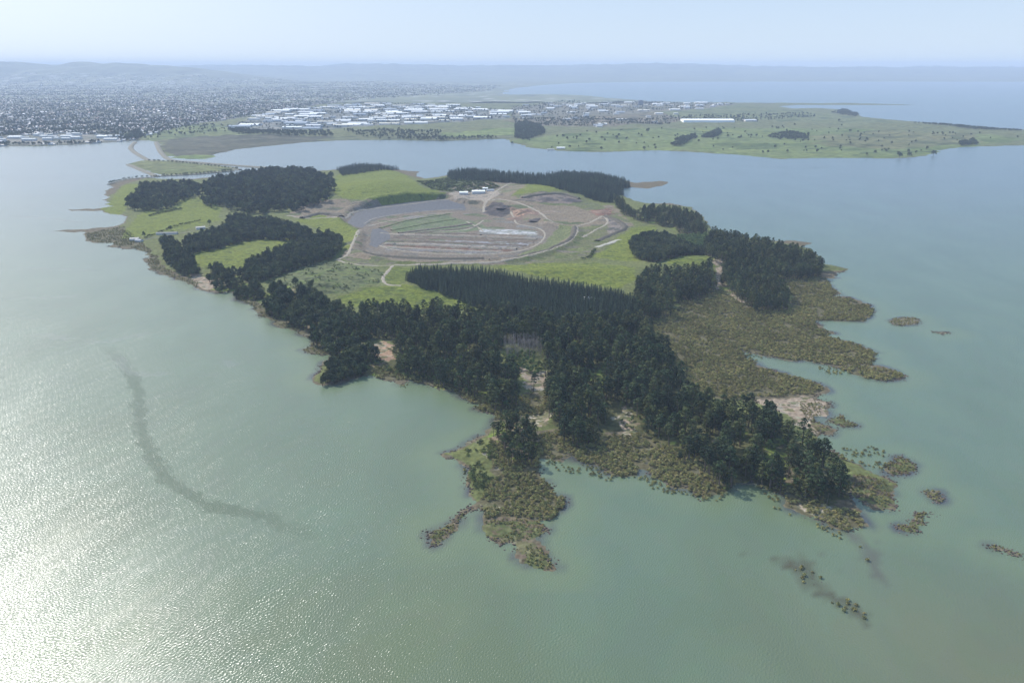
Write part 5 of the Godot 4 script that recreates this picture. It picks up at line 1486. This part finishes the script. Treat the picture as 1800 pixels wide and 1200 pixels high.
const M_SPITTIP := [3.9,-477.9,12.1,-491.9,21.8,-482.7,29.1,-471.1,26.0,-462.6,13.5,-465.2]
const M_ROCKSPIT := [-59.3,-489.8,-53.1,-510.4,-45.6,-521.2,-36.8,-530.8,-33.4,-530.0,-41.6,-511.9,-48.7,-497.0]
const M_SOUTH := [79.8,-659.8,96.2,-668.1,112.4,-671.7,128.7,-659.8,163.1,-633.7,162.0,-592.3,167.9,-572.4,158.9,-559.7,149.8,-558.8,136.9,-572.4,120.7,-584.6,106.2,-605.3,97.8,-593.3,88.6,-587.5,78.1,-611.4,67.3,-609.3,49.1,-625.0]
const M_TIP := [209.2,-585.6,226.2,-566.9,241.4,-546.7,251.3,-538.2,263.1,-530.0,262.8,-514.2,243.4,-507.3,230.3,-516.5,216.7,-538.2,209.9,-544.1,209.3,-563.3]
const M_HEAD := [266.7,-578.0,285.2,-589.4,303.3,-582.7,299.9,-561.5,286.4,-544.1,272.4,-558.0]
const M_ROCKS := [306.5,-754.7,314.4,-737.3,296.0,-709.8,297.0,-680.3,281.8,-670.5,276.9,-686.5,289.1,-754.7]
const M_SHOAL := [276.4,-621.9,293.4,-633.7,310.9,-628.3,311.5,-612.4,291.0,-615.5]
const S0 := [24.5,-623.8,49.5,-630.2,72.7,-614.3,97.5,-584.5,91.3,-572.4,65.9,-594.2,37.9,-599.1]
const S1 := [96.1,-591.3,117.3,-591.3,148.6,-563.3,150.7,-552.7,125.4,-559.7,105.4,-575.1]
const S2 := [181.7,-577.9,205.3,-579.8,210.8,-539.9,226.8,-518.2,246.5,-504.4,236.0,-498.5,213.2,-527.7,190.6,-552.7]
const S3 := [291.4,-641.2,317.2,-654.9,329.2,-635.7,313.0,-599.1,296.1,-604.1]
const S4 := [240.1,-498.5,246.2,-493.4,245.4,-472.6,238.2,-469.3,235.9,-482.8]
const S5 := [349.2,-856.5,372.9,-834.8,358.6,-814.1,342.6,-838.4]
const S6 := [18.0,-561.5,38.6,-568.7,43.7,-544.1,32.4,-535.8]
const S7 := [273.1,-936.5,286.9,-911.1,291.0,-856.5,272.6,-860.2]
const S8 := [-40.9,-609.2,-30.4,-589.3,-30.1,-552.7,-35.5,-570.5]
const S10 := [191.4,-469.3,198.3,-469.3,208.2,-443.9,215.9,-426.3,220.6,-408.7,216.5,-405.6,207.6,-416.3,195.3,-430.9,189.2,-447.0]
const S11 := [146.3,-563.3,162.1,-559.7,178.5,-574.2,181.6,-568.7,162.7,-551.0,148.5,-552.7]
const S9 := [-121.0,-794.3,-111.9,-794.3,-107.4,-781.5,-117.3,-784.7]
const ROW0 := [-236.0,-1585.7,48.9,-1552.3,43.9,-1530.7,-235.9,-1568.9]
const ROW1 := [-132.6,-1541.4,39.3,-1520.1,30.1,-1494.3,-130.5,-1514.9]
const ROW2 := [-240.3,-1552.3,-132.6,-1541.4,-130.5,-1514.9,-240.1,-1536.1]
const ROW3 := [-174.0,-1514.9,21.3,-1484.1,10.5,-1464.3,-172.3,-1499.4]
const ROW4 := [-240.9,-1504.5,5.2,-1454.5,-12.4,-1440.2,-241.1,-1484.1]
const ROW5 := [-241.7,-1474.2,-20.7,-1435.4,-40.9,-1416.7,-230.3,-1454.5]
const MAIN := [-4197.9,-3374.4,-2601.3,-3423.1,-2173.9,-3498.8,-1980.7,-3498.8,-1865,-3605,-1724,-3747,-1709,-3806,-1660,-3776,-1589,-3689,-1381.8,-3235.9,-1268.1,-3047.8,-1161.8,-2989.7,-1107.9,-2989.7,-1144.9,-3192.2,-1119.4,-3374.4,-995,-3605,-874,-3732,-731,-3791,-524,-3806,-310,-3747,-184,-3806,-40,-3884,13,-3632,72.0,-3473.2,143.6,-3350.5,227.0,-3280.8,364.0,-3247.0,504.4,-3315.3,598.1,-3327.0,680.9,-3280.8,795.7,-3192.2,872.7,-3149.6,981.1,-3008.8,1137.8,-3037.9,1264.2,-3037.9,1377.7,-3008.8,1479.5,-3047.8,1625.0,-3170.8,1748.7,-3350.5,1918.7,-3473.2,2205,-3551,2630,-3632,4456,-3806,4999,-4283,3115,-4322,2742,-4441,2641,-4701,2536,-4942,2466,-5153,2400,-5322,2363,-5631,2536,-6205,2603,-6537,2502,-6810,2262,-6717,2271,-7107,2505,-7374,3006,-7374,3567,-7374,3304,-7603,2884,-7722,2343,-7846,1825,-7909,1375,-8104,1087,-8911,812,-9993,418,-10306,34,-10095,-155,-10414,-142,-11638,0,-13184,634,-15676,1305,-17615,2552,-18952,2861,-38747,-46823,-38747]
const FARSHORE := [-7078,-11638,-233,-8600,-162,-10872,0,-13184,581,-15676,1329,-17615,3178,-18881,6454,-19171,10247,-19025,13880,-18739,19000,-16500,19000,-31000,-19000,-31000,-19000,-9000]
const TRIFIELD := [-1334.9,-2844.7,-1344.5,-2933.7,-1299.1,-2970.8,-1226.0,-2942.8,-1067.9,-2844.7,-911.9,-2728.5,-901.2,-2666.1,-998.3,-2577.6,-1094.2,-2535.4,-1139.3,-2591.9]
const CITY := [-4132.3,-3321.6,-2155.4,-3469.7,-1849,-3576,-1716,-3717,-1755,-4002,-1807,-4628,-1752,-5127,-1684,-5883,-1640,-7099,-1467,-8320,-914,-9642,-310,-11456,-190,-14099,-16644,-27517,-33288,-27517]
const SHORESHEDS := [-3091.0,-3444.1,-2203,-3549,-2007,-3549,-1877,-3631,-1780,-3717,-1912,-4002,-2146,-4002,-2359,-3808,-3329,-3717]
const GREENA := [-1874,-4071,-1902,-4628,-1681,-4720,-1410,-4372,-1343,-4071,-1543,-3935,-1646,-3747]
const DARKF := [-1411.9,-3321.6,-1574,-3747,-1488,-3935,-1299,-3935,-1137,-3935,-873,-3968,-826,-3808,-994,-3603,-1117.4,-3369.6,-1153.1,-3142.3,-1267.1,-3100.4]
const GREENB := [-1264.1,-3039.5,-1223.5,-3185.4,-1157.4,-3185.4,-1090.5,-2942.9,-1164.1,-2942.9]
const GREENC := [-1513,-4002,-1399,-4071,-1207,-4036,-1187,-3747,-1301,-3631,-1404,-3747]
const SHOREGRASS := [-877,-3747,-528,-3839,-260,-3777,-27,-3902,-42,-4071,-385,-4002,-805,-3902]
const GREEND := [-308,-4071,0,-4372,0,-4071,-271,-3935]
const INDUST := [-1556,-4540,-1725,-5883,-1594,-6896,-1292,-7314,-795,-7314,-365,-6704,-42,-6187,-36,-5239,-403,-4915,-634,-4628,-916,-4454,-1237,-4293]
const PARK0 := [0,-3747,162,-3935,463,-4216,916,-4454,1799,-4372,2238,-4071,2322,-3747,1915.9,-3469.7,1484.2,-3059.5,984.0,-3019.7,688.7,-3321.6,362.3,-3275.0,139.7,-3369.6]
const TAN := [-69,-5019,241,-5883,843,-6187,1163,-5883,1030,-5019,498,-4540,127,-4628]
const RUNWAY := [1140,-6704,1987,-7314,2134,-6267,2270,-5543,2354,-4915,1902,-4628,1463,-5357,1047,-5479]
const BROWN := [1461,-3935,1944,-4293,2256,-4002,2002,-3631,1515.2,-3321.6,1298.5,-3418.9]
const TOWN := [0,-6704,546,-8044,1215,-7785,1987,-7314,1264,-6187,378,-5543,0,-5239]
const B_SHELTER := [-1492,-4334,-1467,-4459,-1273,-4216,-910,-4141,-851,-3931,-1126,-3898,-1297,-3931]
const B_WOOD := [16,-4546,84,-4929,156,-4546,168,-4069,78,-3771,13,-3833]
const B_LINE1 := [657.3,-3425.6,789,-3821,889,-4019,850,-3790,709.3,-3425.6]
const B_LINE2 := [873,-3821,1072,-4317,1039,-4090,906,-3759]
const B_LINE3 := [1204,-3890,1378,-4095,1420,-3956,1327,-3704,1218,-3764]
const B_SHORE := [-762,-3689,-520,-3779,-256,-3718,-52,-3810,-54,-3905,-533,-3873]
const B_MID := [-858,-4168,-593,-4322,-343,-4168,-348,-3890,-696,-3890]
const B_TOP := [2275,-5962,2697,-6721,2486,-5962,2288,-5544]
const B_HEAD := [1945,-3594,2074,-3709,2001,-3539,1900.0,-3486.1]
const B_TOWN := [0,-5074,370,-5424,971,-5074,896,-4672,314,-4581,31,-4581]
const B_EDGE := [2307,-4815,2525,-4493,2624,-4249,2456,-4368]
const B_R2 := [926,-5424,2064,-5823,1999,-5424,1331,-4865,951,-4968]
const B_CANAL := [-1824,-3900,-1908,-4179,-1802,-4035,-1701,-3744]
const L_HAULROAD := [-303.6,-1364.2,-282.1,-1335.6,-246.6,-1309.5,-191.5,-1321.9,-115.1,-1324.3,-38.6,-1331.9,19.8,-1367.7,72.2,-1431.4,110.6,-1511.1,130.3,-1599.5,134.7,-1672.2]
const L_WESTROAD := [-301.6,-1364.3,-292.8,-1410.7,-299.4,-1500.2,-308.7,-1599.5,-308.1,-1635.1]
const L_FARMROAD := [-200.2,-1316.3,-201.2,-1265.1,-200.3,-1212.3,-187.6,-1168.6,-165.2,-1160.3]
const L_RIMROAD := [-504.6,-1795.3,-450.8,-1762.4,-403.4,-1775.1,-368.1,-1762.2,-364.2,-1849.8,-324.4,-1913.3,-250.4,-1972.9,-172.6,-2041.6,-100.0,-2025.9,-62.2,-1958.0]
const L_INNERROAD := [-251.2,-1494.3,-220.5,-1459.4,-165.0,-1430.7,-71.5,-1416.7,0.0,-1435.4,40.5,-1484.1,62.5,-1557.8,65.1,-1626.5,47.8,-1675.6,12.2,-1714.3,5.1,-1782.6,-2.6,-1856.2]
const L_NORTHROAD := [-65.6,-1852.8,-64.1,-1973.4,-28.3,-2006.1,27.3,-1928.4,62.9,-1849.8,81.6,-1738.0,108.1,-1685.1,133.5,-1672.2]
const L_EASTROAD := [133.5,-1672.2,171.6,-1722.4,202.7,-1784.8,204.1,-1706.9,170.4,-1634.8,138.0,-1554.1]
const L_ARCROAD := [-317.4,-1714.3,-304.0,-1782.6,-248.1,-1841.0,-186.4,-1879.4,-114.5,-1903.2]
const L_ARCROAD2 := [-303.3,-1688.3,-262.0,-1754.6,-194.3,-1826.0,-131.6,-1856.2]
const L_CELLROAD := [-267.8,-1614.7,-229.3,-1603.0,-162.7,-1626.5,-94.3,-1650.7,-62.4,-1754.6]
const L_CELLROAD2 := [-99.1,-1741.0,-71.7,-1675.6,-58.1,-1626.5]
const L_YARDROAD := [-62.2,-1958.0,-47.3,-2101.5,-23.7,-2248.9,8.3,-2377.4]
const L_DAMTRACK := [156.4,-1470.2,183.1,-1500.7,209.4,-1537.7]
const L_WESTTRACK := [-720.2,-1521.6,-688.0,-1576.5,-647.8,-1635.2,-614.5,-1691.6]
const L_BERM0 := [-236.8,-1591.5,-158.9,-1585.7,-56.4,-1574.4,48.9,-1552.3]
const L_BERM1 := [-239.6,-1563.3,-156.2,-1557.8,-55.3,-1541.4,41.5,-1520.1]
const L_BERM2 := [-240.1,-1536.1,-153.2,-1525.4,-54.0,-1504.5,26.8,-1489.2]
const L_BERM3 := [-241.7,-1509.7,-161.0,-1494.3,-63.6,-1474.2,8.4,-1459.4]
const L_BERM4 := [-241.1,-1484.1,-168.6,-1464.3,-72.8,-1444.9,-15.6,-1440.2]
const L_BERM5 := [-161.0,-1608.8,-80.2,-1603.0,-62.6,-1591.5]
const L_BERM6 := [-248.1,-1638.5,-172.2,-1727.5,-125.7,-1768.5]
const L_BERM7 := [-230.0,-1608.8,-131.4,-1675.6,-85.5,-1714.3]
const L_BERM8 := [-195.5,-1608.8,-100.9,-1663.1,-66.2,-1688.3]
const L_BERM9 := [-275.3,-1663.1,-224.6,-1754.6,-143.1,-1833.5]
const L_SLICK := [-520.0,-947.4,-468.7,-890.9,-422.4,-829.6,-389.5,-772.2,-365.4,-721.5,-338.2,-670.2,-310.6,-624.9,-284.4,-589.3,-256.7,-563.3,-229.7,-544.1,-207.3,-535.8,-188.6,-530.9,-167.4,-515.8,-139.7,-504.4,-116.5,-512.0]
const L_REEF := [191.7,-469.3,196.9,-456.3,201.5,-437.9,208.0,-426.3,214.7,-416.3,216.7,-404.5]
const L_REEF2 := [243.9,-508.2,248.2,-493.4,247.4,-472.6,242.4,-456.3]
const L_REEF3 := [258.8,-471.9,275.7,-470.6]
const L_CALM0 := [-330.2,-548.4,-314.2,-542.4,-290.3,-523.7,-274.5,-512.0]
const L_CALM1 := [-206.3,-440.9,-201.9,-451.3,-192.4,-448.8]
const L_CALM2 := [-206.1,-412.5,-197.1,-416.3,-192.4,-422.9]
const L_CALM3 := [-419.0,-772.2,-403.8,-728.4,-368.1,-676.2,-344.2,-641.2]
const L_BANK0 := [129.3,-1647.3,115.0,-1543.2,84.5,-1470.2,30.3,-1398.9,-39.2,-1354.6]
const L_BANK1 := [207.7,-1783.7,229.5,-1716.0,232.4,-1644.9,191.7,-1576.4,163.7,-1521.6]
const L_BANK2 := [-375.6,-1762.2,-398.6,-1800.4,-436.7,-1810.9,-463.3,-1762.5]
const L_BANK3 := [-266.4,-1421.6,-201.3,-1394.2,-119.7,-1380.8,-50.0,-1385.2]
const L_BANK4 := [25.3,-1996.6,71.2,-2022.9,129.5,-2044.3,167.2,-2009.3]
const L_HEDGE0 := [-815.7,-1801.5,-798.0,-1845.9,-779.1,-1891.4]
const L_HEDGE1 := [-714.5,-1554.1,-707.7,-1653.7,-679.9,-1738.1]
const L_HEDGE2 := [151.4,-1440.8,135.9,-1384.8,120.5,-1367.2]
const L_STREAK0 := [-534.7,-927.9,-492.1,-940.8,-457.2,-974.6]
const L_STREAK1 := [-472.5,-898.9,-418.0,-829.6,-364.6,-829.6]
const L_STREAK2 := [-338.2,-871.5,-309.2,-852.8]
const L_STREAK3 := [-862.2,-1321.6,-762.1,-1313.6,-678.2,-1297.7]
const L_STREAK4 := [-746.0,-1128.7,-676.3,-1137.9,-629.3,-1144.1]
const L_STREAK5 := [-622.0,-958.6,-579.1,-958.6,-541.3,-940.8]
const L_STREAK6 := [742.8,-2810.5,944.6,-2712.7,1101.5,-2777.2]
const L_STREAK7 := [-1140.2,-1826.0,-1025.9,-1782.6,-922.3,-1727.5]
const L_STREAK8 := [-394.4,-1144.1,-325.3,-1169.5]
const L_DIKE0 := [-1685,-3683,-1558.7,-3366.7,-1303.2,-2942.9,-1248.6,-2924.4]
const L_DIKE1 := [-1589,-3683,-1389.4,-3250.1,-1233.1,-2961.6,-1123.3,-2888.1,-973.8,-2801.0,-813.8,-2718.8]
const L_DIKE2 := [-1322.4,-2818.0,-1088.7,-2497.9]
const L_DIKE3 := [-1309.5,-2924.4,-1203.6,-2888.1,-1045.7,-2784.2,-889.6,-2671.7]
const L_DIKE4 := [-1083.9,-2511.6,-989.0,-2553.4,-901.9,-2641.1]
const L_DIKE5 := [-1158.2,-2328.1,-1151.4,-2439.5,-1105.2,-2478.9,-1088.7,-2505.8]
const BUMPS := [[-356,-2134,30.0,150,190],[66,-2082,17.0,100,130],[307,-1310,16.0,90,70],[-283,-1216,13.0,90,80],[123,-864,9.0,150,90],[-475,-1401,4.0,120,80],[-661,-2137,8.0,160,150],[191,-2266,10.0,120,120],[-152,-1158,7.0,90,50],[324,-1827,8.0,100,130],[205,-624,6.0,80,50],[-13,-891,6.0,80,50],[92,-1275,7.0,150,40],[-473,-1912,7.0,60,80]]
const LANDMARKS := [["by the clearing in the near wood",Vector2(9,-804)],["beside the orange bare bank",Vector2(-147,-847)],["above the western bay",Vector2(-78,-787)],["at the root of the southern spit",Vector2(0,-658)],["beside the pale track above the southern flat",Vector2(104,-688)],["at the middle of the near wood",Vector2(85,-800)],["on the inland edge of the near wood",Vector2(-101,-971)],["by the wide eastern flat",Vector2(168,-787)],["below the standing pines near the eastern rocks",Vector2(217,-663)],["by the pale eastern mud",Vector2(273,-707)],["at the near headland",Vector2(259,-572)],["behind the southern shallows",Vector2(152,-581)],["below the plantation",Vector2(74,-993)],["at the sandy landing",Vector2(316,-1103)],["at the western shore",Vector2(-246,-972)],["on the small headland",Vector2(-180,-821)],["on the southern spit",Vector2(0,-565)],["at the tip of the southern spit",Vector2(16,-478)],["on the mud flat between the channels",Vector2(360,-926)],["at the outer end of the eastern flat",Vector2(470,-1061)],["on the thin eastern mangrove tongue",Vector2(401,-813)],["on the open southern flat",Vector2(112,-621)],["at the far left shore",Vector2(-787,-1571)],["by the quarry's near side",Vector2(-92,-1264)],["below the front paddock",Vector2(-141,-1060)],["at the near corner of the bright paddock",Vector2(-448,-1231)],["on the rough slope",Vector2(-294,-1188)],["at the north eastern shore",Vector2(370,-1737)],["at the left end of the plantation",Vector2(-137,-1172)],["at the lower left edge of the plantation",Vector2(-82,-1125)],["along the lower edge of the plantation",Vector2(-24,-1074)],["at the lower middle of the plantation",Vector2(23,-1047)],["at the lower right of the plantation",Vector2(113,-1020)],["at the right end of the plantation",Vector2(160,-1061)],["along the upper edge of the plantation",Vector2(0,-1228)],["by the gap beside the rough slope",Vector2(-339,-1161)],["above the brown western mud",Vector2(-251,-996)],["in the hollow of the western wood",Vector2(-242,-1060)],["at the top of the western wood",Vector2(-299,-1132)],["beside the track on the western point",Vector2(-194,-927)],["beside the right woods",Vector2(452,-1393)]]
